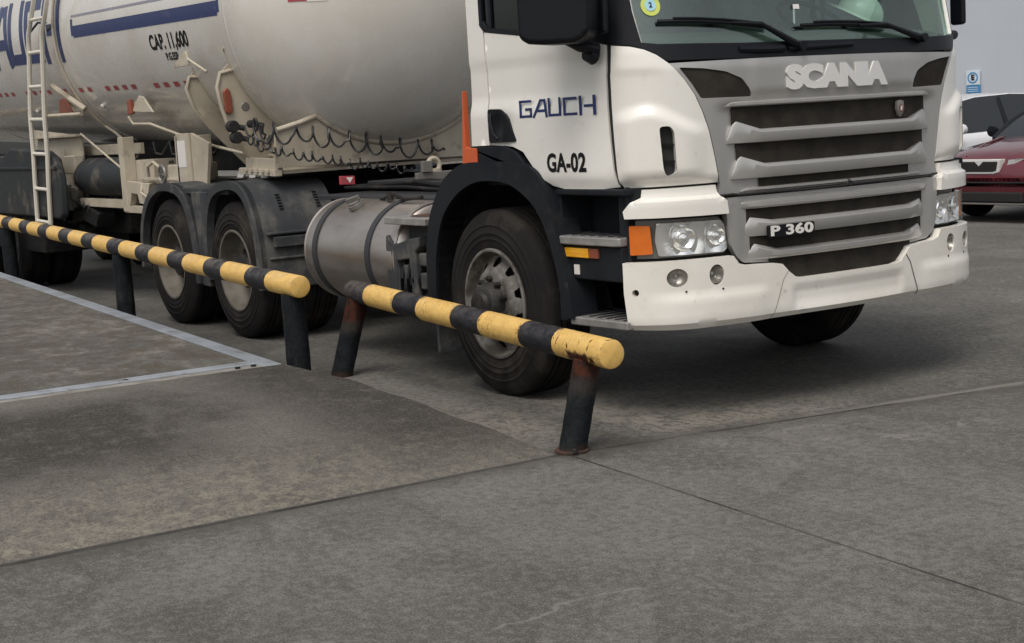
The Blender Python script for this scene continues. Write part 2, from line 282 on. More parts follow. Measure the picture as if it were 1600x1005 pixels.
M['rail1'] = rail_material('rail_paint_far', .81, .565, 0.04, .27, .3); M['rail2'] = rail_material('rail_paint_near', .776, .575, 0.012, .445, .12)
M['post1'] = post_material('post_paint', 0); M['post2'] = post_material('post_paint_rusty', .40)
M['rust'] = mat('rusty_plate', (.07, .03, .018), .85, var=(.035, .02, .014), vscale=20, bump=.4, bscale=60)

# ------------------------------------------------------------------ mesh helpers
class MB:
    def __init__(s): s.v = []; s.f = []
    def add(s, vs, fs):
        k = len(s.v); s.v += [tuple(map(float, p)) for p in vs]; s.f += [tuple(i+k for i in f) for f in fs]; return s
    def box(s, x0, x1, y0, y1, z0, z1, mtx=None):
        vs = [(x, y, z) for z in (z0, z1) for y in (y0, y1) for x in (x0, x1)]
        if mtx is not None: vs = [mtx @ Vector(p) for p in vs]
        return s.add(vs, [(0, 2, 3, 1), (4, 5, 7, 6), (0, 1, 5, 4), (2, 6, 7, 3), (0, 4, 6, 2), (1, 3, 7, 5)])
    def prism(s, poly, a, b, axis=1):
        """polygon in the two other axes (order x,z / y,z / x,y), extruded along axis from a to b"""
        n = len(poly); mk = {0: lambda p, t: (t, p[0], p[1]), 1: lambda p, t: (p[0], t, p[1]), 2: lambda p, t: (p[0], p[1], t)}[axis]
        vs = [mk(p, a) for p in poly]+[mk(p, b) for p in poly]
        return s.add(vs, [tuple(range(n))[::-1], tuple(range(n, 2*n))]+[(i, (i+1) % n, (i+1) % n+n, i+n) for i in range(n)])
    def tube(s, pts, r, n=8, cap=True):
        P = [Vector(p) for p in pts]; m = len(P); rr = r if isinstance(r, (list, tuple)) else [r]*m
        rings = []; prev = None
        for i, p in enumerate(P):
            t = (P[min(i+1, m-1)]-P[max(i-1, 0)]).normalized()
            if prev is None:
                a = t.cross(Vector((0, 0, 1)));  a = t.cross(Vector((1, 0, 0))) if a.length < .05 else a
                a.normalize()
            else: a = (prev-t*prev.dot(t)).normalized()
            prev = a; b = t.cross(a)
            rings.append([p+(a*math.cos(k*2*math.pi/n)+b*math.sin(k*2*math.pi/n))*rr[i] for k in range(n)])
        vs = [q for rg in rings for q in rg]; fs = []
        for i in range(m-1):
            for k in range(n): fs.append((i*n+k, i*n+(k+1) % n, (i+1)*n+(k+1) % n, (i+1)*n+k))
        if cap: fs += [tuple(range(n))[::-1], tuple(range((m-1)*n, m*n))]
        return s.add(vs, fs)
    def lathe(s, prof, n=48, axis='y', c=(0, 0, 0), a0=0., a1=360., closed=False):
        """prof: (t along axis, radius)"""
        full = abs(a1-a0) >= 359.9; cols = n if full else n+1; vs = []
        for k in range(cols):
            a = R(a0+(a1-a0)*k/n); ca, sa = math.cos(a), math.sin(a)
            for t, r in prof:
                p = {'y': (r*ca, t, r*sa), 'x': (t, r*ca, r*sa), 'z': (r*ca, r*sa, t)}[axis]
                vs.append((p[0]+c[0], p[1]+c[1], p[2]+c[2]))
        m = len(prof); fs = []
        for k in range(n):
            k2 = (k+1) % cols
            for i in range(m-1 if not closed else m):
                j = (i+1) % m; fs.append((k*m+i, k*m+j, k2*m+j, k2*m+i))
        return s.add(vs, fs)
    def disc(s, c, r, axis='y', n=24, d=1):
        vs = []
        for k in range(n):
            a = 2*math.pi*k/n*d; p = {'y': (r*math.cos(a), 0, r*math.sin(a)), 'x': (0, r*math.cos(a), r*math.sin(a)), 'z': (r*math.cos(a), r*math.sin(a), 0)}[axis]
            vs.append((p[0]+c[0], p[1]+c[1], p[2]+c[2]))
        return s.add(vs, [tuple(range(n))])
    def cyl(s, a, b, r, n=24): return s.tube([a, b], r, n)
    def mirror_y(s):
        k = len(s.v); n = len(s.f)
        s.v += [(x, -y, z) for x, y, z in s.v[:k]]; s.f += [tuple(i+k for i in f)[::-1] for f in s.f[:n]]; return s
    def build(s, name, mt, parent=None, bevel=0., seg=2, ang=35, smooth=True, weld=0.):
        me = bpy.data.meshes.new(name)
        me.from_pydata(s.v, [], s.f); me.update()
        bm = bmesh.new(); bm.from_mesh(me)
        if weld: bmesh.ops.remove_doubles(bm, verts=bm.verts, dist=weld)
        bmesh.ops.recalc_face_normals(bm, faces=bm.faces)
        if smooth:
            for f in bm.faces: f.smooth = True
            if not bevel:
                for e in bm.edges:
                    if len(e.link_faces) == 2 and e.calc_face_angle(0) > R(ang): e.smooth = False
        bm.to_mesh(me); bm.free()
        o = bpy.data.objects.new(name, me); scene.collection.objects.link(o)
        me.materials.append(M[mt] if isinstance(mt, str) else mt)
        if parent is not None:
            wm = WM[parent.name]; me.transform(wm.inverted()); o.parent = parent; WM[o.name] = wm
        else: WM[o.name] = Matrix.Identity(4)
        if bevel:
            b = o.modifiers.new('bevel', 'BEVEL'); b.width = bevel; b.segments = seg; b.limit_method = 'ANGLE'; b.angle_limit = R(32); b.harden_normals = True
        return o
WM = {}
def tag(o, label=None, cat=None, group=None, kind=None):
    for k, v in (('label', label), ('category', cat), ('group', group), ('kind', kind)):
        if v: o[k] = v
    return o
def thing(name, loc, label, cat, group=None, rot=None):
    o = bpy.data.objects.new(name, None); scene.collection.objects.link(o); o.empty_display_size = .2
    m = Matrix.Translation(loc) @ (rot if rot is not None else Matrix.Identity(4)); o.matrix_world = m; WM[o.name] = m
    return tag(o, label, cat, group)
def solo(o, loc, label, cat, group=None):
    o.data.transform(Matrix.Translation(-Vector(loc))); o.location = loc; WM[o.name] = Matrix.Translation(loc); return tag(o, label, cat, group)

def text_geo(txt, size, extr=.002, offset=0., xs=1., sp=1., align='CENTER', res=3):
    cu = bpy.data.curves.new('t', 'FONT'); cu.body = txt; cu.size = size; cu.extrude = extr; cu.offset = offset; cu.space_character = sp; cu.align_x = align; cu.align_y = 'CENTER'; cu.resolution_u = res
    ob = bpy.data.objects.new('t', cu); scene.collection.objects.link(ob)
    dg = bpy.context.evaluated_depsgraph_get(); ev = ob.evaluated_get(dg); me = ev.to_mesh()
    vs = [(v.co.x*xs, v.co.y, v.co.z) for v in me.vertices]; fs = [tuple(p.vertices) for p in me.polygons]
    ev.to_mesh_clear(); bpy.data.objects.remove(ob); bpy.data.curves.remove(cu); return vs, fs

def inside(p, poly):
    x, y = p; c = False; n = len(poly)
    for i in range(n):
        x1, y1 = poly[i]; x2, y2 = poly[(i+1) % n]
        if (y1 > y) != (y2 > y) and x < (x2-x1)*(y-y1)/(y2-y1)+x1: c = not c
    return c
def densify(poly, res):
    out = []
    for i, a in enumerate(poly):
        b = poly[(i+1) % len(poly)]; d = math.hypot(b[0]-a[0], b[1]-a[1]); k = max(1, int(math.ceil(d/res)))
        out += [(a[0]+(b[0]-a[0])*t/k, a[1]+(b[1]-a[1])*t/k) for t in range(k)]
    return out
def rnd(poly, r=.02, n=4, keep=()):
    """round the corners of a 2D polygon"""
    out = []; m = len(poly)
    for i in range(m):
        p = Vector(poly[i]); a = Vector(poly[i-1]); b = Vector(poly[(i+1) % m])
        if i in keep: out.append(tuple(p)); continue
        rr = min(r, (a-p).length*.45, (b-p).length*.45)
        p0 = p+(a-p).normalized()*rr; p1 = p+(b-p).normalized()*rr
        for k in range(n+1):
            t = k/n; out.append(tuple(p0*(1-t)**2+p*2*t*(1-t)+p1*t*t))
    return out
def patch_tris(outline, holes=(), res=.03):
    loops = [densify(outline, res)]+[densify(h, res) for h in holes]
    pts = []; edges = []
    for lp in loops:
        k = len(pts); pts += lp; edges += [(k+i, k+(i+1) % len(lp)) for i in range(len(lp))]
    us = [p[0] for p in outline]; zs = [p[1] for p in outline]; nb = len(pts); B = np.array(pts)
    y = min(zs)+res*.5; r_ = 0
    while y < max(zs):
        x = min(us)+res*(.5 if r_ % 2 else 1.)
        while x < max(us):
            if inside((x, y), outline) and not any(inside((x, y), h) for h in holes):
                if np.min((B[:, 0]-x)**2+(B[:, 1]-y)**2) > (res*.5)**2: pts.append((x, y))
            x += res
        y += res*.87; r_ += 1
    r = delaunay_2d_cdt([Vector(p) for p in pts], edges, [], 0, 1e-6, True)
    V = [tuple(v) for v in r[0]]; T = []
    for f in r[2]:
        c = (sum(V[i][0] for i in f)/len(f), sum(V[i][1] for i in f)/len(f))
        if inside(c, outline) and not any(inside(c, h) for h in holes): T.append(tuple(f))
    return V, T
def shell(mb, V, T, top, bot):
    """closed plate: top(p) and bot(p) map a 2D point to 3D"""
    cnt = {}
    for f in T:
        for i in range(len(f)):
            e = (f[i], f[(i+1) % len(f)]); cnt[tuple(sorted(e))] = cnt.get(tuple(sorted(e)), 0)+1
    n = len(V); vs = [top(p) for p in V]+[bot(p) for p in V]; fs = [f for f in T]+[tuple(i+n for i in f)[::-1] for f in T]
    for f in T:
        for i in range(len(f)):
            a, b = f[i], f[(i+1) % len(f)]
            if cnt[tuple(sorted((a, b)))] == 1: fs.append((b, a, a+n, b+n))
    return mb.add(vs, fs)

# ------------------------------------------------------------------ cab surface: plan curve (arc length u) by height z
CT = [(0, 0), (-.008, .25), (-.028, .5), (-.062, .75), (-.105, .93), (-.185, 1.08), (-.32, 1.18), (-.52, 1.22), (-.8, 1.225), (-1.2, 1.225), (-1.62, 1.225)]
def _plan():
    P0 = np.array([(x, -y) for x, y in CT[::-1]]+CT[1:], float); out = []
    for i in range(len(P0)-1):
        a = P0[max(i-1, 0)]; b = P0[i]; c = P0[i+1]; d = P0[min(i+2, len(P0)-1)]
        for k in range(12):
            t = k/12; out.append(.5*((2*b)+(-a+c)*t+(2*a-5*b+4*c-d)*t*t+(-a+3*b-3*c+d)*t**3))
    out.append(P0[-1]); out = np.array(out); s = np.r_[0, np.cumsum(np.hypot(*np.diff(out, axis=0).T))]; return out, s-s[-1]/2
PL, SS = _plan()
def S(u, z, off=0.):
    if abs(u) > 2.55: u = math.copysign(2.55, u)
    x = np.interp(u, SS, PL[:, 0]); y = np.interp(u, SS, PL[:, 1]); e = .01
    tx = np.interp(u+e, SS, PL[:, 0])-np.interp(u-e, SS, PL[:, 0]); ty = np.interp(u+e, SS, PL[:, 1])-np.interp(u-e, SS, PL[:, 1]); L = math.hypot(tx, ty)
    nx, ny = ty/L, -tx/L; ww = min(max((x+1.1)/.6, 0), 1); ww = ww*ww*(3-2*ww); back = 0 if z < 1.72 else .2*(z-1.72)
    return (x-back*ww+nx*off, y+ny*off, z)
def panel(name, mt, parent, outline, off=0., thick=.02, res=.035, holes=(), disp=None, bevel=.004, mirror=False, both=False):
    mb = MB(); V, T = patch_tris(outline, holes, res); d = disp or (lambda u, z: 0.)
    objs = []
    def go(sg):
        m = MB(); shell(m, V, T, lambda p: S(sg*p[0], p[1], off+d(p[0], p[1])), lambda p: S(sg*p[0], p[1], off-thick))
        objs.append(m.build(name, mt, parent, bevel=bevel))
    if both: go(1); go(-1)
    else: go(-1 if mirror else 1)
    return objs
def half(h):  # left half outline (u<0) top->bottom ... mirrored to a closed symmetric outline
    return list(h)+[(-u, z) for u, z in h[::-1]]
def sst(x, a, b):
    t = min(max((x-a)/(b-a), 0), 1); return t*t*(3-2*t)

# ================================================================== THE SETTING
def ground():
    mb = MB(); s = 220; n = 44
    vs = [(-s+2*s*i/n, -s+2*s*j/n, 0) for j in range(n+1) for i in range(n+1)]
    mb.add(vs, [(j*(n+1)+i, j*(n+1)+i+1, (j+1)*(n+1)+i+1, (j+1)*(n+1)+i) for j in range(n) for i in range(n)])
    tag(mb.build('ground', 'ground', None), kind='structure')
ground()
RA = (-.030, -1.85); RC = (-2.76, -1.935)           # kerb-side corners of the ramp: foot and head
def ramp():
    mb = MB(); nx, ny = 40, 60
    def P(i, j):
        t = i/nx; v = j/ny*8
        fx = RA[0]-.030*v; fy = RA[1]-v; hx = RC[0]-.070*v; hy = RC[1]-v
        x = fx+(hx-fx)*t; y = fy+(hy-fy)*t; z = .145*(1-(1-t)**2.1)
        z += .006*math.sin(3.1*x+1.3)*math.sin(2.3*y)*math.sin(math.pi*t)
        if j == 0: y += .012*math.sin(9*x)*math.sin(math.pi*t)
        return (x, y, z)
    vs = [P(i, j) for j in range(ny+1) for i in range(nx+1)]; W = nx+1
    fs = [(j*W+i, j*W+i+1, (j+1)*W+i+1, (j+1)*W+i) for j in range(ny) for i in range(nx)]
    k = len(vs); vs += [(P(i, 0)[0], P(i, 0)[1]+.004, -.02) for i in range(W)]
    fs += [(i, i+1, k+i+1, k+i) for i in range(nx)]
    k2 = len(vs); vs += [(P(0, j)[0], P(0, j)[1], -.02) for j in range(ny+1)]
    fs += [(j*W, (j+1)*W, k2+j+1, k2+j) for j in range(ny)]
    tag(mb.add(vs, fs).build('ramp', 'ramp', None), kind='structure')
ramp()
# weighbridge platform: concrete deck inside a steel frame, in its own slightly turned axes
wang = math.atan2(.046, 1); wtilt = .0135
WB = thing('weighbridge', (-2.78, -1.935, 0), 'low concrete weighbridge deck edged in pale blue-grey steel beside the striped rails', 'weighbridge', rot=Matrix.Rotation(-wang, 4, 'Z') @ Matrix.Rotation(wtilt, 4, 'Y'))
wm = WM[WB.name]
def wbox(x0, x1, y0, y1, z0, z1): return MB().box(x0, x1, y0, y1, z0, z1, wm)
# local -x runs along the platform, local -y across it
wbox(-22, -.235, -8, -.115, -.4, .140).build('deck_slab', 'deck', WB, bevel=.004)
wbox(-22, .0, -.112, 0, -.4, .146).build('edge_beam', 'steel', WB, bevel=.004)
wbox(-.232, -.118, -8, -.114, -.4, .150).build('cross_beam', 'steel', WB, bevel=.006)
wbox(-.106, .0, -8, -.114, -.4, .143).build('end_strip', 'steelworn', WB, bevel=.004)
for (bx, by) in ((-.05, -.16), (-.05, -.26), (-.05, -1.75), (-.175, -.9), (-.175, -2.6)):
    p = wm @ Vector((bx, by, .1)); MB().lathe([(.143, .0), (.1535, .0), (.1535, .016), (.143, .017)], 12, 'z', (p.x, p.y, 0)).build('bolt', 'frame', WB)

# ================================================================== BARRIER RAILS
def barrier(a, b, rad, mt, postmt, posts, label, kind, rust=False):
    A = Vector(a); B = Vector(b); ax = (B-A).normalized(); L = (B-A).length
    root = thing('barrier_rail', (posts[0][1][0], posts[0][1][1], 0), label, 'barrier', 'striped barrier rails beside the weighbridge')
    # rail in its own axes so that the bands follow its length
    me = MB(); n = 36; segs = 40
    pr = [(0, 0), (0, rad*.86), (.004, rad*.96), (.012, rad)]+[(L*i/segs, rad) for i in range(1, segs)]+[(L-.012, rad), (L-.004, rad*.96), (L, rad*.86), (L, 0)]
    me.lathe(pr, n, 'x')
    sd_ = ax.cross(Vector((0, 0, 1))).normalized(); u_ = sd_.cross(ax)
    mx = Matrix((( ax.x, -sd_.x, u_.x, A.x), (ax.y, -sd_.y, u_.y, A.y), (ax.z, -sd_.z, u_.z, A.z), (0, 0, 0, 1)))
    o = me.build('rail_pipe', mt, None, weld=.0005); o.parent = root; o.matrix_parent_inverse = WM[root.name].inverted(); o.matrix_world = mx
    o.matrix_parent_inverse = Matrix.Identity(4); o.matrix_local = WM[root.name].inverted() @ mx
    for top, base, r in posts:
        T = Vector(top); Bs = Vector(base); d = (T-Bs); k = 14
        m = MB(); m.tube([Bs+d*i/k for i in range(k+1)], [r*(1+.012*math.sin(i*1.7)) for i in range(k+1)], 28)
        p = m.build('post', postmt, root)
        if rust and base[0] > -1:
            q = MB(); rr = []
            for i in range(28):
                a_ = i*2*math.pi/28; rr.append((Bs.x+math.cos(a_)*(r+.010+.016*random.random()), Bs.y+math.sin(a_)*(r+.010+.016*random.random())))
            q.prism(rr, .0, .014, 2); q.build('base_plate', 'rust', root, bevel=.004)
            bl = MB(); c = Bs+Vector((.072, -.035, .010)); bl.lathe([(0, .0), (0, .014), (.016, .013), (.024, .0)], 10, 'z', c); bl.build('anchor_bolt', 'frame', root)
    return root
rd = Vector((-8.38, .43, .145)).normalized()
def r1(t): return (-2.72+rd.x*t, -1.80+rd.y*t)
posts1 = []
for t in (.13, 3.84, 8.13, 12.6):
    x, y = r1(t); posts1.append(((x, y, .545+rd.z*t), (x+.01, y, .0), .073))
barrier((*r1(0), .60), (*r1(15.5), .60+rd.z*15.5), .068, 'rail1', 'post1', posts1, 'longer yellow and black striped barrier pipe on upright dark posts beside the weighbridge deck', 1)
barrier((.205, -1.665, .462), (-2.86, -1.378, .520), .068, 'rail2', 'post2',
        [((-.005, -1.652, .415), (-.022, -1.752, .0), .064), ((-2.79, -1.388, .47), (-2.845, -1.515, -.02), .066)],
        'shorter chipped striped barrier pipe on leaning rusty posts by the lorry front wheel', 2, True)

# ================================================================== TRACTOR UNIT
T = thing('tractor_lorry', (-1.465, 0, 0), 'white lorry tractor cab with silver grille and GA-02 on its door, pulling the gas tanker', 'lorry')
def P_(name, mt, outline, **k): return panel(name, mt, k.pop('parent', T), outline, **k)

# --- inner cab body (closes the shell): engine bay and lower cab, dark
mb = MB(); prf = []
for u in np.linspace(-2.5, 2.5, 60): p = S(u, 1.2, -.06); prf.append((p[0], p[1]))
mb.prism(prf, 1.17, 1.80, 2); mb.build('cab_floor_box', 'frame', T)
# --- door / side
door = [(-2.357, 1.990), (-2.088, 1.956), (-1.717, 1.910), (-1.363, 1.866), (-1.300, 1.852), (-1.329, 1.706), (-1.329, 1.547), (-1.322, 1.393), (-1.311, 1.253), (-1.290, 1.166), (-1.393, 1.158), (-1.705, 1.158), (-1.795, 1.173), (-1.883, 1.218), (-1.96, 1.281), (-2.037, 1.352), (-2.13, 1.380), (-2.350, 1.390), (-2.353, 1.6)]
def ddoor(u, z):
    d = .0
    d -= .007*sst(z, 1.835, 1.80)*sst(z, 1.60, 1.63)*sst(u, -1.33, -1.5)            # shallow waist flute
    d += .008*sst(z, 1.60, 1.55)*sst(u, -1.33, -1.5)
    t = (u+2.16)+(1.6-z)*.28                                   # diagonal crease behind the door corner
    d -= .012*sst(t, .10, .0)*sst(z, 1.60, 1.5)
    d -= .02*sst(z, 1.22, 1.158)
    return d
dr = P_('door', 'white', door, disp=ddoor, thick=.03, both=True, res=.03)
quarter = [(-2.53, 2.2), (-2.405, 2.2), (-2.402, 2.03), (-2.372, 2.0), (-2.365, 1.6), (-2.362, 1.39), (-2.54, 1.388), (-2.53, 1.794)]
P_('rear_quarter_panel', 'white', quarter, both=True, res=.03, disp=lambda u, z: -.007*sst(z, 1.835, 1.80)*sst(z, 1.60, 1.63)+.008*sst(z, 1.60, 1.55))
# --- door handle
for i, sg in enumerate((1, -1)):
    h = [(-2.352, 1.583), (-2.229, 1.580), (-2.168, 1.545), (-2.085, 1.405), (-2.352, 1.402)]
    o = panel('handle', 'black', dr[i], rnd(h, .02), off=.014, thick=.03, res=.02, disp=lambda u, z: -.014*math.exp(-(((u+2.26)/.045)**2+((z-1.49)/.06)**2)), mirror=(sg < 0), bevel=.004)[0]
    m = MB(); m.tube([S(sg*-2.30, 1.555, .03), S(sg*-2.285, 1.52, .045), S(sg*-2.26, 1.45, .045), S(sg*-2.235, 1.42, .03)], .011, 8); m.build('handle_bar', 'black', dr[i])
# --- lettering on the door
def stroke(mb, pts, wd, fn):
    """flat strokes along 2D polylines; fn(x, y)->3D surface point at height h"""
    for a, b in zip(pts[:-1], pts[1:]):
        a = Vector(a); b = Vector(b); t = (b-a).normalized(); n = Vector((-t.y, t.x))*wd/2; a2 = a-t*wd*.5; b2 = b+t*wd*.5; k = max(1, int((b2-a2).length/5))
        for i in range(k):
            p = a2.lerp(b2, i/k); q = a2.lerp(b2, (i+1)/k)
            mb.add([fn(*(p-n)), fn(*(q-n)), fn(*(q+n)), fn(*(p+n))], [(0, 1, 2, 3)])
GL = [[(360, 75), (306, 75), (306, 5), (360, 5), (360, 38), (336, 38)],
      [(375, 2), (412, 75), (432, 75), (440, 2)], [(396, 28), (436, 28)],
      [(455, 78), (455, 5), (508, 5), (508, 78)],
      [(584, 75), (530, 75), (530, 5), (584, 5)],
      [(605, 78), (605, 2)], [(625, 38), (662, 38)], [(662, 78), (662, 2)]]
for sg in (1, -1):
    m = MB()
    for g in GL:
        stroke(m, g, 12, lambda x, y: S(sg*(-2.046+((x-300) if sg > 0 else (662-x+6))/368*.652), 1.527+y/80*.088+.0, ddoor(-1.7, 1.56)+.0022))
    m.build('lettering', 'navy', dr[0 if sg > 0 else 1], smooth=False)
    vs, fs = text_geo('GA-02', .128, .0004, .0045, xs=.93, sp=1.04)
    m = MB(); m.add([S(sg*-1.652+x, 1.287+y, ddoor(-1.65, 1.29)+.0022) for x, y, z in vs], fs); m.build('fleet_number', 'ink', dr[0 if sg > 0 else 1], smooth=False)

# --- corner deflector panels with vent scoop
corner = [(-1.272, 1.846), (-1.177, 1.834), (-1.111, 1.815), (-1.058, 1.787), (-1.010, 1.748), (-.971, 1.705), (-.933, 1.660), (-.886, 1.590), (-.848, 1.505), (-.818, 1.415), (-.795, 1.305), (-.780, 1.218), (-.768, 1.162), (-.937, 1.161), (-1.095, 1.160), (-1.262, 1.160), (-1.280, 1.190), (-1.287, 1.253), (-1.296, 1.393), (-1.302, 1.547), (-1.302, 1.706), (-1.280, 1.80)]
vent = rnd([(-1.072, 1.448), (-1.022, 1.448), (-1.004, 1.42), (-.998, 1.222), (-1.045, 1.207), (-1.060, 1.24)], .02)
def dcorner(u, z):
    # upper flute + bulging lower scoop whose top ridge runs forward over the vent
    ridge = 1.545-.10*sst(u, -1.12, -.86)-.03*sst(u, -1.12, -1.3)
    d = .030*sst(z, ridge+.018, ridge-.05)*sst(u, -.80, -.96)*sst(z, 1.165, 1.24)*sst(u, -1.315, -1.20)
    d += .006*sst(z, 1.69, 1.74)*sst(u, -1.0, -1.12)*sst(z, 1.85, 1.80)*sst(u, -1.315, -1.24)
    d -= .02*sst(z, 1.20, 1.16)
    return d
P_('door_seal', 'seam', [(-1.35, 1.86), (-1.35, 1.19), (-1.24, 1.19), (-1.24, 1.86)], off=-.012, thick=.01, bevel=0, both=True, res=.06)
co = P_('corner_panel', 'white', corner, holes=[vent], disp=dcorner, thick=.035, both=True, res=.018)
for i, sg in enumerate((1, -1)):
    ins = [(-1.09, 1.46), (-.985, 1.46), (-.985, 1.195), (-1.08, 1.195)]
    panel('vent_recess', 'seam', co[i], ins, off=-.012, thick=.01, mirror=sg < 0, bevel=0)
    for zz in (1.285, 1.365): panel('vent_slat', 'black', co[i], [(-1.068, zz-.004), (-.998, zz-.010), (-.998, zz-.003), (-1.068, zz+.004)], off=.008, thick=.012, mirror=sg < 0, bevel=0)
# --- dark cowl under the windscreen and windscreen surround
cowl = half([(-.0, 1.822), (-.60, 1.826), (-1.04, 1.838), (-1.135, 1.852), (-1.275, 1.866), (-1.285, 1.852), (-1.177, 1.840), (-1.111, 1.821), (-1.058, 1.793), (-1.015, 1.757), (-.60, 1.752), (0, 1.757)][1:-1])
P_('windscreen_cowl', 'black', cowl, off=.004, thick=.03, res=.03)
mb = MB(); prf = [S(u, 1.8, -.03)[:2] for u in np.linspace(-1.28, 1.28, 50)]
# --- upper grille panel
GUPL = [(0, 1.752), (-.35, 1.750), (-.65, 1.748), (-1.008, 1.744), (-.966, 1.700), (-.928, 1.655), (-.881, 1.587), (-.842, 1.502), (-.812, 1.412), (-.789, 1.302), (-.774, 1.216), (-.762, 1.155), (-.782, 1.098), (-.40, 1.098), (0, 1.098)]
dk = rnd([(-.960, 1.722), (-.83, 1.712), (-.707, 1.692), (-.617, 1.655), (-.574, 1.600), (-.566, 1.566), (-.852, 1.570), (-.897, 1.640)], .012)
def slot(ul, zt, zb, cut, ur=None):   # left half of a slot opening: tall at the end, then widening to full depth inboard
    return [(-ul, zt), (-ul+.008, zb+cut), (-ul+.13, zb), (ul-.13, zb), (ul-.008, zb+cut), (ul, zt)]
slots_u = [slot(.662, 1.516, 1.405, .048), slot(.642, 1.340, 1.236, .046), [(-.515, 1.166), (-.515, 1.124), (.515, 1.124), (.515, 1.166)]]
def dgrU(u, z):
    d = 0.; a = abs(u)
    d -= .022*sst(a, .80, .68)*sst(z, 1.545, 1.50)
    d += .010*sst(a, .60, .52)*sst(z, 1.56, 1.60)
    return d
up_outline = half(GUPL[1:-1])
gu = P_('upper_grille', 'silver', up_outline, off=.0, thick=.035, holes=[dk, [(-u, z) for u, z in dk]]+slots_u, disp=dgrU, res=.021, bevel=.003)[0]
for sg in (1, -1): panel('corner_mesh', 'mesh', gu, [(-.985, 1.735), (-.55, 1.735), (-.55, 1.555), (-.87, 1.555)], off=-.006, thick=.01, mirror=sg < 0, bevel=0)
for (a, zt, zb) in ((.68, 1.53, 1.39), (.66, 1.355, 1.225), (.53, 1.178, 1.112)): panel('grille_mesh', 'mesh', gu, [(-a, zt), (-a, zb), (a, zb), (a, zt)], off=-.012, thick=.006, bevel=0)
def slat(par, zt, zb, ue, ui, h, cut=.0, name='grille_slat'):
    """bar with a bright upper chamfer, flat face and undercut; its ends flare up into the side frame"""
    us = list(np.linspace(-ue-.045, -ui, 11))+list(np.linspace(-ui, ui, 22))[1:-1]+list(np.linspace(ui, ue+.045, 11)); vs = []
    for u in us:
        a = abs(u); t = min(1, max(0, (ue+.045-a)/(ue+.045-ui))); top = zt+cut*min(1, max(0, (a-ui)/(ue-ui))); hh = h*(.12+.88*t)
        if a > ue: top -= (a-ue)/.045*(top-zb)*.75
        zz = zb+(top-zb)*.55
        prof = [(-.030, top+.001), (hh*.50, top-.001), (hh, top-(top-zb)*.22), (hh, zz-(zz-zb)*.35), (hh*.70, zb+.005), (-.03, zb-.001)]
        for o, z in prof: vs.append(S(u, z, o-.012*(1-t)))
    k = 6; m = MB(); m.add(vs, [(i*k+j, i*k+(j+1) % k, (i+1)*k+(j+1) % k, (i+1)*k+j) for i in range(len(us)-1) for j in range(k)]+[tuple(range(k)), tuple(range((len(us)-1)*k, len(us)*k))])
    return m.build(name, 'silver', par, bevel=.0016)
slat(gu, 1.407, 1.338, .668, .53, .028, .046); slat(gu, 1.238, 1.164, .648, .51, .028, .044)
slat(gu, 1.545, 1.516, .69, .58, .020); slat(gu, 1.124, 1.103, .60, .50, .016)
# maker's name on the grille
vs, fs = text_geo('SCANIA', .148, .006, .0115, xs=1.17, sp=.97)
xs_ = [v[0] for v in vs]; sc = .705/(max(xs_)-min(xs_)); cx = (max(xs_)+min(xs_))/2
m = MB(); m.add([S((x-cx)*sc-.012, 1.643+y*.98, .012+z) for x, y, z in vs], fs); m.build('lettering', 'chrome_letter', gu, ang=30)
# shield emblem
m = MB(); sh = [(-.026, .036), (0, .042), (.026, .036), (.030, .0), (.018, -.030), (0, -.045), (-.018, -.030), (-.030, 0)]
n = len(sh); vsh = [S(.437+x, 1.462+y, .004) for x, y in sh]+[S(.437+x, 1.462+y, .018) for x, y in sh]+[S(.437+x*.8, 1.462+y*.8, .022) for x, y in sh]
m.add(vsh, [tuple(range(2*n, 3*n))]+[(i, (i+1) % n, n+(i+1) % n, n+i) for i in range(n)]+[(n+i, n+(i+1) % n, 2*n+(i+1) % n, 2*n+i) for i in range(n)]); em = m.build('emblem', 'lampgrey', gu)
m = MB(); m.add([S(.437+.017*math.cos(a), 1.462+.020*math.sin(a), .0235) for a in np.linspace(0, 6.28, 17)[:-1]], [tuple(range(16))]); m.build('emblem_disc', 'redlens', em, smooth=False)
m = MB(); m.add([S(.437+x, 1.462+y, .0245) for x, y in ((-.008, -.012), (.003, -.012), (.007, -.002), (.004, .004), (.011, .008), (.002, .014), (-.005, .010), (-.009, .002))], [tuple(range(8))]); m.build('emblem_figure', 'chrome_letter', em, smooth=False)
# seam cable between the grilles
m = MB(); m.tube([S(u, 1.093+.002*math.sin(9*u)+(.006 if abs(u) > .7 else 0), .010) for u in np.linspace(-.78, .76, 40)], .006, 6); m.tube([S(.02, 1.125, .0), S(.03, 1.112, .02), S(.045, 1.10, .022), S(.03, 1.09, .018)], .007, 6)
m.build('grille_seam', 'seam', T)
# --- lower grille
low = rnd(half([(-.735, 1.082), (-.752, 1.055), (-.735, .860), (-.700, .795), (-.655, .758), (-.470, .745)]), .014)
slots_l = [slot(.606, 1.016, .957, .020), slot(.588, .880, .812, .036)]
def dgrL(u, z):
    a = abs(u); d = .0
    d -= .014*sst(a, .71, .62); d += .004*sst(a, .62, .70)
    return d
gl = P_('lower_grille', 'silver', low, off=.012, thick=.04, holes=slots_l, disp=dgrL, res=.021, bevel=.004)[0]
for (a, zt, zb) in ((.625, 1.030, .945), (.61, .893, .80)): panel('grille_mesh', 'mesh', gl, [(-a, zt), (-a, zb), (a, zb), (a, zt)], off=.0, thick=.006, bevel=0)
slat(gl, 1.058, 1.016, .66, .56, .034); slat(gl, .958, .878, .612, .48, .044, .022); slat(gl, .813, .762, .592, .46, .044, .036)
o = panel('model_badge', 'black', gl, rnd([(-.532, .932), (-.532, .872), (-.250, .874), (-.250, .932)], .01), off=.055, thick=.02, bevel=.003)[0]
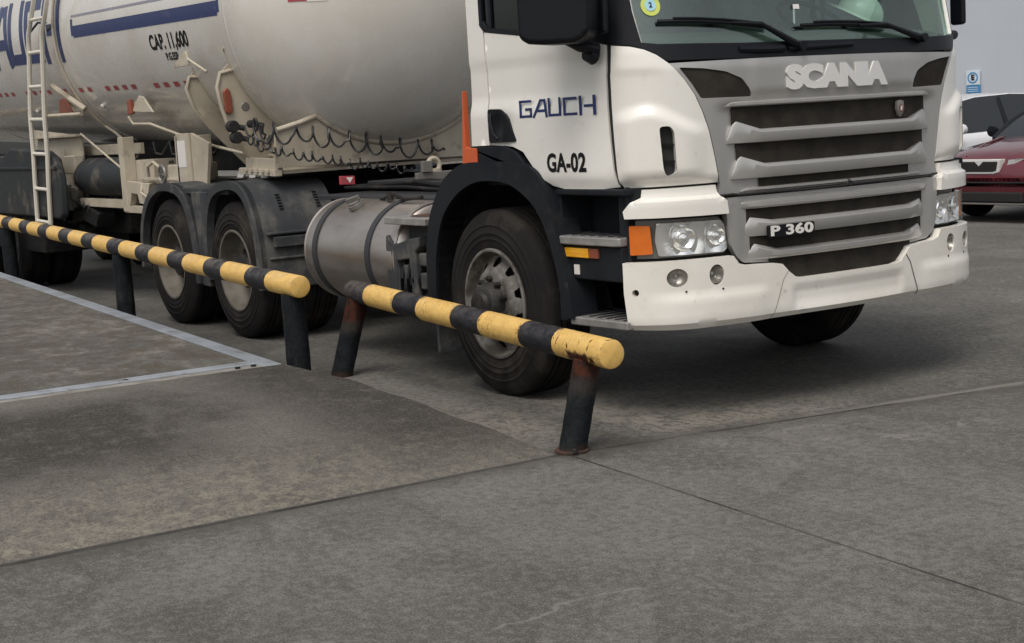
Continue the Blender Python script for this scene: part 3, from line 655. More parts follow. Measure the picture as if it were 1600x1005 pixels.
vs, fs = text_geo('P 360', .068, .002, .0022, xs=1.3, sp=1.04); xs_ = [v[0] for v in vs]; sc = .262/(max(xs_)-min(xs_)); cx = (max(xs_)+min(xs_))/2
m = MB(); m.add([S((x-cx)*sc-.392, .902+y, .058+z) for x, y, z in vs], fs); m.build('lettering', 'whitetape', o, smooth=False)
# dark backing behind the joints
P_('radiator_backing', 'seam', [(-.80, 1.745), (-.80, .66), (.80, .66), (.80, 1.745)], off=-.05, thick=.01, bevel=0, res=.1)
P_('headlamp_backing', 'seam', [(-1.26, 1.175), (-1.26, .79), (-.72, .79), (-.72, 1.175)], off=-.05, thick=.01, bevel=0, res=.06, both=True)
# --- white brow over the headlamps
brow = [(-1.250, 1.050), (-1.215, 1.092), (-1.172, 1.112), (-1.166, 1.150), (-.798, 1.152), (-.786, 1.098), (-.756, 1.075), (-.748, 1.010), (-1.244, 1.014)]
def dbrow(u, z):
    return .035*sst(z, 1.115, 1.085)+.008
P_('headlamp_brow', 'white', brow, disp=dbrow, thick=.03, both=True, res=.02)
# --- headlamps
hlp = rnd([(-1.246, 1.000), (-.763, .994), (-.738, .958), (-.726, .832), (-.745, .812), (-1.252, .812)], .012)
for sg in (1, -1):
    u_ = lambda u: sg*u
    hb = panel('headlamp', 'lampgrey', T, hlp, off=-.034, thick=.03, res=.03, mirror=sg < 0, bevel=.003)[0]
    if sg < 0: hb['label'] = 'headlamp on the far corner of the cab'
    am = panel('indicator', 'amber', hb, rnd([(-1.236, .978), (-1.136, .976), (-1.126, .838), (-1.236, .834)], .008), off=.012, thick=.02, res=.03, mirror=sg < 0, bevel=.003)
    rf = [(-1.105, .984), (-.775, .980), (-.748, .950), (-.738, .838), (-.760, .824), (-1.10, .824), (-1.115, .90)]
    panel('reflector', 'reflector', hb, rnd(rf, .01), off=-.002, thick=.006, res=.012, mirror=sg < 0, bevel=0, disp=lambda u, z: -.030*math.exp(-((u+.80)/.045)**2-((z-.905)/.05)**2)-.030*math.exp(-((u+.97)/.07)**2-((z-.905)/.06)**2)+.006*math.sin(u*70)+.004)
    for (cu, rr) in ((-.975, .060), (-.800, .046)):
        m = MB(); ring = []
        for rad, h in ((rr, .006), (rr*.9, .012), (rr*.75, .002), (rr*.35, -.012), (rr*.30, .008), (.001, .012)):
            ring.append([S(sg*(cu+rad*math.cos(a)), .904+rad*1.0*math.sin(a), h) for a in np.linspace(0, 2*math.pi, 25)[:-1]])
        vv = [p for r_ in ring for p in r_]; m.add(vv, [(i*24+k, i*24+(k+1) % 24, (i+1)*24+(k+1) % 24, (i+1)*24+k) for i in range(5) for k in range(24)]); m.build('lamp_bowl', 'reflector', hb, ang=60)
    panel('lens', 'lens', hb, rnd([(-1.125, .988), (-.768, .986), (-.743, .955), (-.732, .834), (-.752, .822), (-1.115, .822)], .012), off=.022, thick=.002, res=.04, mirror=sg < 0, bevel=0)
# --- bumper
BO = .045
bl_ = [(-.10, .655), (-.319, .655), (-.373, .665), (-.409, .693), (-.450, .735), (-.485, .742), (-.655, .748), (-.705, .762), (-.735, .802), (-1.262, .800), (-1.262, .650), (-1.246, .468), (-.97, .462), (-.60, .466), (-.30, .470), (-.0, .472)]
bo = half(bl_[:-1]); fogs = []
def circ(cu, cz, ru, rz, n=20): return [(cu+ru*math.cos(a), cz+rz*math.sin(a)) for a in np.linspace(0, 2*math.pi, n+1)[:-1]]
f1 = circ(-1.022, .719, .049, .045); f2 = circ(-.829, .719, .040, .050); f3 = circ(-1.208, .654, .016, .017, 12)
hs_ = [f1, f2, f3]+[[(-u, z) for u, z in f] for f in (f1, f2, f3)]
def dbump(u, z):
    a = abs(u); d = .013*sst(z, .635, .610)*sst(a, .50, .62)*sst(a, 1.22, .98) - .035*sst(z, .505, .455)
    d -= .012*sst(a, .40, .36)*sst(z, .50, .53)*sst(z, .625, .60)            # recess for the number plate
    return d
bu = P_('bumper', 'bumper', bo, off=BO, thick=.05, holes=hs_, disp=dbump, res=.024, bevel=.006)[0]
for sg in (1, -1):
    for (cu, rr) in ((-1.022, .046), (-.829, .041)):
        m = MB(); ring = []
        for rad, h in ((rr*1.15, -.02), (rr, -.008), (rr*.82, -.026), (rr*.3, -.045), (.001, -.04)):
            ring.append([S(sg*(cu+rad*math.cos(a)), .719+rad*math.sin(a), BO+h) for a in np.linspace(0, 2*math.pi, 21)[:-1]])
        m.add([p for r_ in ring for p in r_], [(i*20+k, i*20+(k+1) % 20, (i+1)*20+(k+1) % 20, (i+1)*20+k) for i in range(4) for k in range(20)]); m.build('fog_lamp', 'fogcup', bu, ang=60)
    panel('towing_socket', 'seam', bu, circ(-1.208, .654, .03, .03, 10), off=.012, thick=.005, mirror=sg < 0, bevel=0)
    # panel gaps of the middle section
    mm = MB(); pts = [(-.415, .700), (-.450, .655), (-.480, .57), (-.520, .470)]
    for a, b in zip(pts[:-1], pts[1:]):
        for k in range(4):
            p = (a[0]+(b[0]-a[0])*k/4, a[1]+(b[1]-a[1])*k/4); q = (a[0]+(b[0]-a[0])*(k+1)/4, a[1]+(b[1]-a[1])*(k+1)/4)
            wd = .0012 if sg > 0 else .003
            mm.add([S(sg*p[0]-wd, p[1], BO+dbump(p[0], p[1])+.002), S(sg*q[0]-wd, q[1], BO+dbump(q[0], q[1])+.002), S(sg*q[0]+wd, q[1], BO+dbump(q[0], q[1])+.002), S(sg*p[0]+wd, p[1], BO+dbump(p[0], p[1])+.002)], [(0, 1, 2, 3)])
    mm.build('panel_gap', 'seam', bu, smooth=False)
for sg in (1, -1):
    for cu, cz in ((-.985, .650), (-.800, .648)): panel('bumper_screw', 'seam', bu, circ(cu, cz, .005, .005, 8), off=BO+.004+.0, thick=.004, mirror=sg < 0, bevel=0, res=.02)
panel('intake_mesh', 'mesh', bu, [(-.50, .775), (-.50, .645), (.50, .645), (.50, .775)], off=.008, thick=.006, bevel=0)
# lower lip returning under the bumper and below the steps
m = MB(); m.add([p for u in np.linspace(-1.65, 1.65, 66) for p in (S(u, .500, -.01), S(u, .470, -.012), S(u, .478, -.16))], [(i*3+j, i*3+j+1, i*3+j+4, i*3+j+3) for i in range(65) for j in range(2)]); m.build('bumper_lip', 'bumper', bu)
# --- step well
for sg in (1, -1):
    st = MB(); Y = lambda y: sg*y
    def bx(m, x0, x1, y0, y1, z0, z1): return m.box(x0, x1, min(sg*y0, sg*y1), max(sg*y0, sg*y1), z0, z1)
    sw = MB(); bx(sw, -.90, -.27, .86, .88, .44, 1.18); bx(sw, -.31, -.285, .88, 1.17, .47, 1.165); bx(sw, -.82, -.26, .88, 1.215, 1.125, 1.158); bx(sw, -.86, -.80, .88, 1.20, .47, 1.16)
    bx(sw, -.81, -.30, .98, 1.205, .70, .875); bx(sw, -.79, -.30, .95, 1.0, .52, .72)
    swo = sw.build('step_well', 'plastic', T, bevel=.012)
    s1_ = MB(); s1_.prism([(-.808, sg*1.02), (-.300, sg*1.02), (-.296, sg*1.215), (-.330, sg*1.232), (-.775, sg*1.240), (-.812, sg*1.205)], .878, .922, 2); o1 = s1_.build('step_plate', 'tread', swo, bevel=.008)
    s2_ = MB(); s2_.prism([(-.760, sg*.98), (-.280, sg*.98), (-.262, sg*1.22), (-.70, sg*1.245), (-.765, sg*1.20)], .470, .512, 2); o2 = s2_.build('step_plate', 'tread', swo, bevel=.008)
    for o_, z_, x0, x1 in ((o1, .923, -.79, -.33), (o2, .513, -.74, -.31)):
        rb = MB()
        for k in range(7): xx = x0+(x1-x0)*k/6; bx(rb, xx-.008, xx+.008, 1.03, 1.20, z_, z_+.004)
        rb.build('tread_rib', 'strap', o_)
    bx(MB(), 0, 1, 0, 1, 0, 1)
    a_ = MB(); bx(a_, -.792, -.560, 1.200, 1.222, .812, .862); a_.build('side_marker', 'yellowlens', swo, bevel=.006)
    a_ = MB(); bx(a_, -.556, -.480, 1.200, 1.218, .812, .862); a_.build('side_reflector', 'redlens', swo, bevel=.004)
    a_ = MB(); bx(a_, -.700, -.655, 1.204, 1.2085, .725, .775); a_.build('paper_tag', 'whitetape', swo)
    a_ = MB(); bx(a_, -.80, -.26, 1.10, 1.20, .730, .792); a_.build('step_support', 'plastic', swo, bevel=.01)
# --- front wheel arch
def smooth(pts, k=4):
    P0 = np.array(pts, float); out = []
    for i in range(len(P0)-1):
        a = P0[max(i-1, 0)]; b = P0[i]; c = P0[i+1]; d = P0[min(i+2, len(P0)-1)]
        for q in range(k):
            t = q/k; out.append(tuple(.5*((2*b)+(-a+c)*t+(2*a-5*b+4*c-d)*t*t+(-a+3*b-3*c+d)*t**3)))
    return out+[tuple(P0[-1])]
FO = [(-2.135, .45), (-2.135, .55), (-2.125, .76), (-2.075, .95), (-1.995, 1.080), (-1.870, 1.205), (-1.720, 1.275), (-1.577, 1.300), (-1.22, 1.300), (-.985, 1.272), (-.872, 1.178), (-.813, 1.047), (-.745, .82), (-.692, .659), (-.663, .50)]
FI = [(-.752, .50), (-.795, .752), (-.865, .931), (-.942, 1.045), (-1.024, 1.110), (-1.17, 1.176), (-1.325, 1.199), (-1.522, 1.192), (-1.684, 1.145), (-1.827, 1.064), (-1.934, .952), (-2.009, .764), (-2.034, .575), (-2.034, .45)]
FO = smooth(FO); FI = smooth(FI)
for sg in (1, -1):
    V, TT = patch_tris(FO+FI, (), .04)
    def yo(p):
        return sg*(-1.262+.02*abs(p[0]+1.45)*.4)
    m = MB(); shell(m, V, TT, lambda p: (p[0], yo(p), p[1]), lambda p: (p[0], yo(p)+sg*.16, p[1])); fd = m.build('wheel_arch', 'plastic', T, bevel=.014, seg=3)
    m = MB(); n = len(FI); inn = FI[::-1]; ex = [(x*1.0, z) for x, z in inn]
    vs = [(x, sg*-1.24, z) for x, z in ex]+[(x, sg*-.72, z) for x, z in ex]+[(x+(.012 if x > -1.45 else -.012), sg*-.72, z+.012) for x, z in ex]+[(x+(.012 if x > -1.45 else -.012), sg*-1.24, z+.012) for x, z in ex]
    fs = [(k*n+i, k*n+i+1, ((k+1) % 4)*n+i+1, ((k+1) % 4)*n+i) for k in range(4) for i in range(n-1)]
    m.add(vs, fs); m.build('arch_liner', 'frame', fd)
    m = MB(); m.box(-2.16, -2.135, min(sg*-1.20, sg*-.78), max(sg*-1.20, sg*-.78), .17, .62); m.build('mud_flap', 'guard', fd, bevel=.004)
    # upper filler between arch and door sill
    m = MB(); m.prism([(-1.66, 1.29), (-1.60, 1.385), (-1.25, 1.385), (-1.14, 1.352), (-1.06, 1.283), (-.985, 1.215), (-.88, 1.155), (-.84, 1.06), (-.90, 1.10), (-1.0, 1.24), (-1.22, 1.285)], sg*-1.235, sg*-.95, 1); m.build('sill_trim', 'plastic', T, bevel=.008)
    m = MB(); m.prism([(-.90, 1.155), (-.25, 1.16), (-.20, 1.13), (-.30, 1.03), (-.34, .47), (-.66, .47), (-.72, .66), (-.78, .85), (-.84, 1.05)], sg*-1.0, sg*-.86, 1); m.build('step_back_panel', 'plastic', T, bevel=.01)
# dark corner bracket beside the brow
P_('corner_bracket', 'plastic', [(-1.30, 1.158), (-1.17, 1.158), (-1.17, 1.115), (-1.215, 1.095), (-1.255, 1.05), (-1.255, .80), (-1.30, .80)], off=-.01, thick=.05, both=True, res=.04)

# --- upper cab: pillars, roof, windows
def upper():
    zt = 2.85
    ws = half([(-.30, 1.812), (-.80, 1.818), (-1.055, 1.826), (-1.118, 1.85), (-1.135, 2.0), (-1.145, 2.45), (-1.12, 2.60), (-.6, 2.64)])
    body = [(-2.53, 2.2), (-2.53, zt), (2.53, zt), (2.53, 2.2), (2.40, 2.2), (2.40, 2.48), (2.36, 2.52), (1.62, 2.52), (1.55, 2.48), (1.42, 1.875), (1.285, 1.862), (1.175, 1.842), (1.06, 1.815), (.60, 1.802), (-.60, 1.802), (-1.06, 1.815), (-1.175, 1.842), (-1.285, 1.862), (-1.42, 1.875), (-1.55, 2.48), (-1.62, 2.52), (-2.36, 2.52), (-2.40, 2.48), (-2.40, 2.2)]
    P_('cab_upper', 'white', body, holes=[ws], thick=.04, res=.06, off=0)
    P_('windscreen', 'windscreen', ws, off=-.016, thick=.006, res=.06, bevel=0)
    # black pillar trim
    for sg in (1, -1):
        panel('pillar_trim', 'black', T, [(-1.30, 1.862), (-1.118, 1.838), (-1.138, 2.0), (-1.148, 2.5), (-1.30, 2.5), (-1.24, 2.0)], off=.003, thick=.006, mirror=sg < 0, bevel=0, res=.05)
        panel('quarter_trim', 'black', T, [(-1.42, 1.872), (-1.30, 1.86), (-1.24, 2.0), (-1.30, 2.5), (-1.56, 2.5)], off=.004, thick=.012, mirror=sg < 0, bevel=0, res=.05)
        sd = panel('side_window', 'sideglass', T, [(-2.40, 2.03), (-2.357, 1.990), (-2.088, 1.956), (-1.717, 1.910), (-1.40, 1.868), (-1.54, 2.5), (-2.40, 2.5)], off=-.012, thick=.006, mirror=sg < 0, bevel=0, res=.08)[0]
        panel('window_frame', 'black', sd, [(-2.402, 2.03), (-2.357, 1.993), (-2.088, 1.958), (-1.717, 1.912), (-1.38, 1.870), (-1.38, 1.895), (-1.717, 1.936), (-2.088, 1.982), (-2.34, 2.014), (-2.372, 2.05), (-2.372, 2.5), (-2.402, 2.5)], off=.002, thick=.016, mirror=sg < 0, bevel=0, res=.05)
        panel('window_bar', 'black', sd, [(-2.31, 2.01), (-2.285, 2.01), (-2.285, 2.5), (-2.31, 2.5)], off=.0, thick=.016, mirror=sg < 0, bevel=0, res=.08)
    prf = [S(u, 2.85, -.02)[:2] for u in np.linspace(-2.53, 2.53, 60)]
    m = MB(); m.prism(prf, 2.78, 2.86, 2); m.build('roof', 'white', T, bevel=.03)
    m = MB(); m.box(-1.60, -1.57, -1.2, 1.2, 1.20, 2.82); m.build('rear_wall', 'white', T, bevel=.01)
upper()
# --- interior
m = MB(); m.prism([(-.28, 1.86), (-.62, 1.92), (-.66, 1.60), (-.28, 1.60)], -1.08, 1.08, 1); m.build('dashboard', 'dash', T, bevel=.03)
for y in (-.62, .62):
    m = MB(); m.box(-1.42, -1.28, y-.25, y+.25, 1.55, 2.25); m.box(-1.40, -1.30, y-.13, y+.13, 2.26, 2.48); m.box(-1.35, -.9, y-.25, y+.25, 1.45, 1.6); m.build('seat', 'seat', T, bevel=.04)
m = MB(); m.box(-1.555, -1.53, -1.15, 1.15, 1.75, 2.70); m.build('rear_curtain', 'seat', T)
m = MB(); m.box(-1.50, -1.46, -1.16, -1.08, 1.8, 2.6); m.box(-.98, -.955, -1.13, -1.10, 1.9, 2.6); m.build('seat_belt', 'curtain', T)
m = MB(); m.lathe([(math.cos(a)*.014, .20+math.sin(a)*.014) for a in np.linspace(0, 6.283, 9)[:-1]], 30, 'x', (0, 0, 0), closed=True)
m.v = [tuple(Matrix.Translation((-.80, .60, 1.98)) @ Matrix.Rotation(R(-55), 4, 'Y') @ Vector(p)) for p in m.v]; m.build('steering_wheel', 'black', T)
# stickers on the glass
m = MB(); m.add([S(-1.045+.048*math.cos(a), 2.022+.048*math.sin(a), -.0085) for a in np.linspace(0, 6.283, 25)[:-1]], [tuple(range(24))]); sk = m.build('round_sticker', 'stickery', T, smooth=False)
m = MB(); m.add([S(-1.045+.028*math.cos(a), 2.025+.028*math.sin(a), -.0065) for a in np.linspace(0, 6.283, 25)[:-1]], [tuple(range(24))]); m.build('sticker_centre', 'stickerb', sk, smooth=False)
vs, fs = text_geo('2', .034, .0003, .001); m = MB(); m.add([S(-1.045+x, 2.025+y, -.0045) for x, y, z in vs], fs); m.build('sticker_numeral', 'navy', sk, smooth=False)
m = MB(); m.add([S(u, z, -.0085) for u, z in ((-.238, 1.985), (-.198, 1.985), (-.198, 2.008), (-.238, 2.008))], [(0, 1, 2, 3)]); m.build('small_sticker', 'whitetape', T, smooth=False)
# wipers
def wiper(bl, pv, el):
    a = MB(); a.tube([S(*pv, .02), S(el[0], el[1], .05)], [.020, .012], 8); a.tube([S(el[0], el[1], .05), S(bl[1][0]*.35+bl[0][0]*.65+.16, bl[1][1]*.4+bl[0][1]*.6, .025)], [.012, .006], 8)
    a.tube([S(pv[0], pv[1], .01), S(pv[0], pv[1], .05)], .024, 12)
    o = a.build('wiper_arm', 'black', T)
    b = MB(); k = 16; pts = [(bl[0][0]+(bl[1][0]-bl[0][0])*i/k, bl[0][1]+(bl[1][1]-bl[0][1])*i/k+.010*math.sin(math.pi*i/k)) for i in range(k+1)]
    b.tube([S(*p, .012) for p in pts], .011, 6); b.tube([S(p[0], p[1]+.014, .020) for p in pts[2:-2]], .007, 6); b.build('wiper_blade', 'black', o)
wiper(((-1.03, 1.944), (-.42, 1.895)), (-.262, 1.800), (-.50, 1.912))
wiper(((-.225, 1.900), (.42, 1.882)), (.655, 1.822), (.34, 1.893))
m = MB(); m.tube([S(-.33, 1.79, .01), S(-.1, 1.795, .014), S(.1, 1.80, .012)], .012, 8); m.tube([S(-.62, 1.795, .0), S(-.50, 1.79, .012), S(-.36, 1.79, .01)], .018, 8); m.build('wiper_linkage', 'black', T)

# --- mirrors
for sg in (1, -1):
    m = MB(); px = [(-.728, 1.93), (-.715, 1.895), (-.66, 1.872), (-.56, 1.863), (-.36, 1.860), (-.305, 1.875), (-.262, 1.91), (-.250, 2.06), (-.25, 2.50), (-.30, 2.56), (-.68, 2.56), (-.73, 2.50)]
    ax_, ay_ = (-.42, -1.42) if sg > 0 else (-.80, 1.37)
    rot = Matrix.Translation((ax_, ay_, 0)) @ Matrix.Rotation(R(sg*32), 4, 'Z') @ Matrix.Translation((.42, sg*1.42, 0))
    hw = .16
    pm = [(-.42+(x+.49)*.80, z) for x, z in px]
    mm = MB(); mm.prism(pm, sg*-1.34, sg*-1.50, 1); mm.v = [tuple(rot @ Vector(p)) for p in mm.v]
    mi = mm.build('mirror_housing', 'black', T, bevel=.03, seg=3)
    a = MB(); a.tube([S(-1.33*sg, 1.83, .03), S(-1.36*sg, 1.85, .12), (ax_, ay_, 1.90)], [.03, .026, .022], 10)
    a.tube([S(-1.36*sg, 1.80, .03), S(-1.36*sg, 1.815, .075)], [.042, .036], 14); a.build('mirror_arm', 'black', mi)
    a = MB(); a.tube([S(-1.25*sg, 2.45, .0), (ax_, ay_, 2.50)], .02, 8); a.build('mirror_arm', 'black', mi)
    b = MB(); b.box(-.36, -.26, min(sg*-1.27, sg*-1.235), max(sg*-1.27, sg*-1.235), 1.90, 2.08); b.build('quarter_mirror_bracket', 'black', T, bevel=.02)

# --- rear of the cab: orange support and air pipes
m = MB(); m.prism([(-1.675, 1.285), (-1.52, 1.285), (-1.52, 1.375), (-1.628, 1.382), (-1.628, 1.69), (-1.634, 1.69), (-1.652, 1.50)], -1.243, -1.212, 1); m.build('cab_rear_support', 'orange', T, bevel=.008)
m = MB(); m.box(-1.69, -1.625, 1.13, 1.245, 1.29, 2.10); m.build('cab_rear_support', 'orange', T, bevel=.008)

# --- wheels
def tyre_profile(R_, wd, side):
    # side: +1 outer face at t=0 towards -t ... returns profile (t, r) from inner bead round to outer bead
    h = wd; rb = .305
    return [(h, rb), (h+.006, rb+.03), (h+.010, R_-.12), (h+.002, R_-.05), (h-.020, R_-.012), (h-.035, R_), (h-.075, R_+.001), (h-.078, R_-.013), (h-.090, R_-.013), (h-.093, R_+.002), (h*.62, R_+.003), (h*.62-.003, R_-.012), (h*.58, R_-.012), (h*.58-.003, R_+.003), (h*.42, R_+.003), (h*.42-.003, R_-.012), (h*.38, R_-.012), (h*.38-.003, R_+.003), (.093, R_+.002), (.090, R_-.013), (.078, R_-.013), (.075, R_+.001), (.035, R_), (.020, R_-.012), (.008, R_-.035), (-.004, R_-.06), (-.0075, R_-.082), (-.0115, R_-.085), (-.0115, R_-.089), (-.0085, R_-.092), (-.0125, R_-.125), (-.0155, R_-.128), (-.0155, R_-.133), (-.0125, R_-.136), (-.0125, R_-.16), (-.0145, R_-.162), (-.0125, R_-.165), (-.010, rb+.045), (-.006, rb+.03), (-.004, rb+.006), (0, rb)]
def front_wheel(x, sg, label=None):
    y0 = sg*-1.21; RT = .520
    fl = lambda pr: [(y0+sg*t, r) for t, r in pr]
    m = MB(); m.lathe(fl(tyre_profile(RT, .30, 1)), 72, 'y', (x, 0, RT)); ty = m.build('tyre', 'tyre', T, ang=50)
    if label: ty['label'] = label
    # wear-marks / tread notches on the shoulder
    m = MB(); m.lathe(fl([(.0, .306), (-.012, .308), (-.016, .300), (-.014, .290), (.0, .286), (.03, .276), (.05, .262)]), 64, 'y', (x, 0, RT)); rm = m.build('rim', 'rim', T, ang=50)
    # disc with hand holes: ring segments
    n = 240; r0, r1_, tz0, tz1 = .262, .165, .045, -.020
    vs = []; fs = []; rows = 19
    for i in range(n):
        a = 2*math.pi*i/n
        for j in range(rows):
            t = j/(rows-1); r = r0+(r1_-r0)*t; y = y0+sg*(tz0+(tz1-tz0)*sst(t, 0, 1)); vs.append((x+r*math.cos(a), y, RT+r*math.sin(a)))
    for i in range(n):
        for j in range(rows-1):
            am = (i+.5) % 24; rm_ = (j+.5)/(rows-1)
            hole = ((am-12)/4.8)**2+((rm_-.36)/.28)**2 < 1
            if not hole: fs.append((i*rows+j, i*rows+j+1, ((i+1) % n)*rows+j+1, ((i+1) % n)*rows+j))
    m = MB(); m.add(vs, fs); m.lathe(fl([(-.020, .166), (-.021, .118), (-.012, .112)]), 48, 'y', (x, 0, RT)); o = m.build('wheel_disc', 'rim', rm, ang=50)
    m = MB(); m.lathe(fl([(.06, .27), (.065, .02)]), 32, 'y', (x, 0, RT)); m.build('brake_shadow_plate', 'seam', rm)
    m = MB(); m.lathe(fl([(-.015, .128), (-.05, .124), (-.085, .110), (-.092, .10), (-.094, .080), (-.118, .072), (-.122, .0)]), 36, 'y', (x, 0, RT)); hb = m.build('hub', 'hub', rm, ang=30)
    for k in range(10):
        a = 2*math.pi*(k+.5)/10; c = (x+.142*math.cos(a), 0, RT+.142*math.sin(a)); m = MB(); m.tube([(c[0], y0-sg*.018, c[2]), (c[0], y0-sg*.045, c[2])], .0165, 6); m.tube([(c[0], y0-sg*.045, c[2]), (c[0], y0-sg*.060, c[2])], .010, 8); m.build('wheel_nut', 'hub', hb)
front_wheel(-1.465, 1); front_wheel(-1.465, -1, 'front tyre on the far side, under the bumper')
def dual(x, sg, par, R_=.515, rimmat='rim2'):
    for k, y0 in enumerate((1.225, .885)):
        fl = lambda pr: [(sg*-(y0-t), r) for t, r in pr]
        m = MB(); m.lathe(fl(tyre_profile(R_, .29, 1)), 64, 'y', (x, 0, R_)); m.build('tyre', 'tyre', par, ang=50)
    fl = lambda pr: [(sg*-(1.225-t), r) for t, r in pr]
    m = MB(); m.lathe(fl([(.0, .306), (-.010, .309), (-.014, .300), (-.010, .290), (.012, .286), (.06, .276), (.115, .262), (.135, .24), (.14, .17), (.135, .135)]), 56, 'y', (x, 0, R_)); rm = m.build('rim', rimmat, par, ang=50)
    m = MB(); m.lathe(fl([(.135, .138), (.10, .132), (.055, .118), (.045, .10), (.045, .0)]), 36, 'y', (x, 0, R_)); hb = m.build('hub', 'hub', rm, ang=30)
    for k in range(10):
        a = 2*math.pi*(k+.5)/10; c = (x+.165*math.cos(a), 0, R_+.165*math.sin(a)); m = MB(); m.tube([(c[0], sg*-1.09, c[2]), (c[0], sg*-1.115, c[2])], .017, 6); m.build('wheel_nut', 'hub', hb)
AX1, AX2 = -5.07, -6.42
for ax in (AX1, AX2):
    for sg in (1, -1): dual(ax, sg, T)
# axles
m = MB(); m.tube([(-1.465, -1.0, .5), (-1.465, 1.0, .5)], .06, 12); m.build('front_axle', 'frame', T)
m = MB(); m.tube([(AX1, -.8, .52), (AX1, .8, .52)], .09, 12); m.tube([(AX2, -.8, .52), (AX2, .8, .52)], .09, 12); m.tube([(AX1, -.2, .52), (AX1, .2, .52)], .22, 16); m.tube([(AX2, -.2, .52), (AX2, .2, .52)], .22, 16); m.build('rear_axle', 'frame', T)
# --- rear mudguards
def guard(x, front, sg):
    if front: pr = [(-5.585, .42), (-5.575, .62), (-5.545, .86), (-5.46, 1.05), (-5.32, 1.145), (-5.10, 1.185), (-4.90, 1.178), (-4.76, 1.12), (-4.655, 1.0), (-4.585, .84), (-4.550, .66), (-4.54, .40)]
    else: pr = [(-7.05, .45), (-7.02, .72), (-6.93, .92), (-6.78, 1.06), (-6.58, 1.145), (-6.38, 1.165), (-6.15, 1.15), (-5.98, 1.085), (-5.87, .96), (-5.80, .80), (-5.765, .62), (-5.745, .38)]
    pr = smooth(pr)
    pin = [(x+(px-x)*.90, .52+(pz-.52)*.905) if pz > .55 else (x+(px-x)*.90, pz) for px, pz in pr]
    V, TT = patch_tris(pr+pin[::-1], (), .05); m = MB()
    shell(m, V, TT, lambda p: (p[0], sg*-1.262, p[1]), lambda p: (p[0], sg*-1.20, p[1])); g = m.build('rear_mudguard', 'guard', T, bevel=.014, seg=3)
    m = MB(); n = len(pr); o_ = [(px-.0, pz) for px, pz in pr]
    vs = [(px, sg*-1.24, pz) for px, pz in o_]+[(px, sg*-.60, pz) for px, pz in o_]+[(x+(px-x)*.975, sg*-.60, .52+(pz-.52)*.975) for px, pz in o_]+[(x+(px-x)*.975, sg*-1.24, .52+(pz-.52)*.975) for px, pz in o_]
    m.add(vs, [(k*n+i, k*n+i+1, ((k+1) % 4)*n+i+1, ((k+1) % 4)*n+i) for k in range(4) for i in range(n-1)]); m.build('guard_sheet', 'guard', g, ang=28)
    if front:
        # moulded ribs and ledge on the forward face
        m = MB()
        for zz in (.80, .62): m.box(-4.585, -4.530, min(sg*-1.18, sg*-.64), max(sg*-1.18, sg*-.64), zz-.010, zz+.010)
        m.box(-4.60, -4.515, min(sg*-1.14, sg*-.70), max(sg*-1.14, sg*-.70), .700, .775); m.build('guard_rib', 'guard', g, bevel=.008)
        for yy in (1.02, .72):
            m = MB(); q = [(-4.70, 1.075), (-4.655, 1.015), (-4.625, .95)]
            for k in range(6):
                t = k/5; xx = -4.70+.07*t; zz = 1.075-.10*t; m.box(xx-.004, xx+.006, min(sg*-(yy+.012), sg*-(yy-.02)), max(sg*-(yy+.012), sg*-(yy-.02)), zz-.005, zz+.002)
            m.build('guard_slots', 'frame', g)
for sg in (1, -1): guard(AX1, True, sg); guard(AX2, False, sg)
for sg in (1, -1):
    m = MB(); m.box(-6.36, -5.12, min(sg*-1.22, sg*-.60), max(sg*-1.22, sg*-.60), 1.08, 1.13); m.prism([(-5.86, 1.10), (-5.79, .82), (-5.745, .36), (-5.585, .36), (-5.575, .70), (-5.52, 1.10)], sg*-1.235, sg*-.65, 1); m.build('guard_bridge', 'guard', T, bevel=.01)
# --- chassis
for y in (-.40, .40):
    m = MB(); m.prism([(-.5, .78), (-.5, 1.02), (-7.15, 1.02), (-7.15, .78)], y-.035, y+.035, 1); m.build('chassis_rail', 'frame', T, bevel=.01)
m = MB(); m.box(-4.35, -2.2, -.85, -.42, 1.03, 1.06); m.box(-4.35, -2.2, .42, .85, 1.03, 1.06); m.box(-4.4, -1.9, -.42, .42, 1.10, 1.13); m.build('catwalk', 'strap', T, bevel=.006)
m = MB()
for xx in (-1.9, -2.8, -3.7, -4.3, -5.7, -7.1): m.box(xx-.05, xx+.05, -.38, .38, .80, 1.0)
m.build('cross_member', 'frame', T, bevel=.01)
m = MB(); m.box(-1.6, -.35, -.36, .36, .62, 1.16); m.box(-2.6, -1.6, -.25, .25, .55, .98); m.tube([(-2.5, 0, .72), (-5.0, 0, .60)], .055, 12); m.build('driveline', 'frame', T, bevel=.03)
# ring coupling and small fittings behind the cab
m = MB(); m.tube([(-3.95, -.10, 1.13), (-3.95, -.10, 1.20)], .05, 10); m.lathe([(-3.93+.018*math.cos(a), .048+.018*math.sin(a)) for a in np.linspace(0, 6.283, 9)[:-1]], 24, 'x', (0, -.12, 1.225), closed=True); m.build('coupling_ring', 'cream', T)
m = MB(); m.box(-3.90, -3.86, -.30, .06, 1.12, 1.18); m.box(-3.9, -3.7, .15, .30, 1.2, 1.26); m.box(-3.88, -3.84, -.26, -.18, 1.18, 1.26); m.build('hose_bracket', 'lampgrey', T, bevel=.005)
m = MB(); m.prism([(-.84, 1.135), (-.73, 1.13), (-.73, 1.19), (-.84, 1.195)], -4.02, -3.99, 0); wt = m.build('warning_plate', 'redtape', T, bevel=.003)
m = MB(); m.add([(-3.987, -.800, 1.184), (-3.987, -.745, 1.182), (-3.987, -.772, 1.143)], [(0, 1, 2)]); m.build('warning_triangle', 'whitetape', wt)
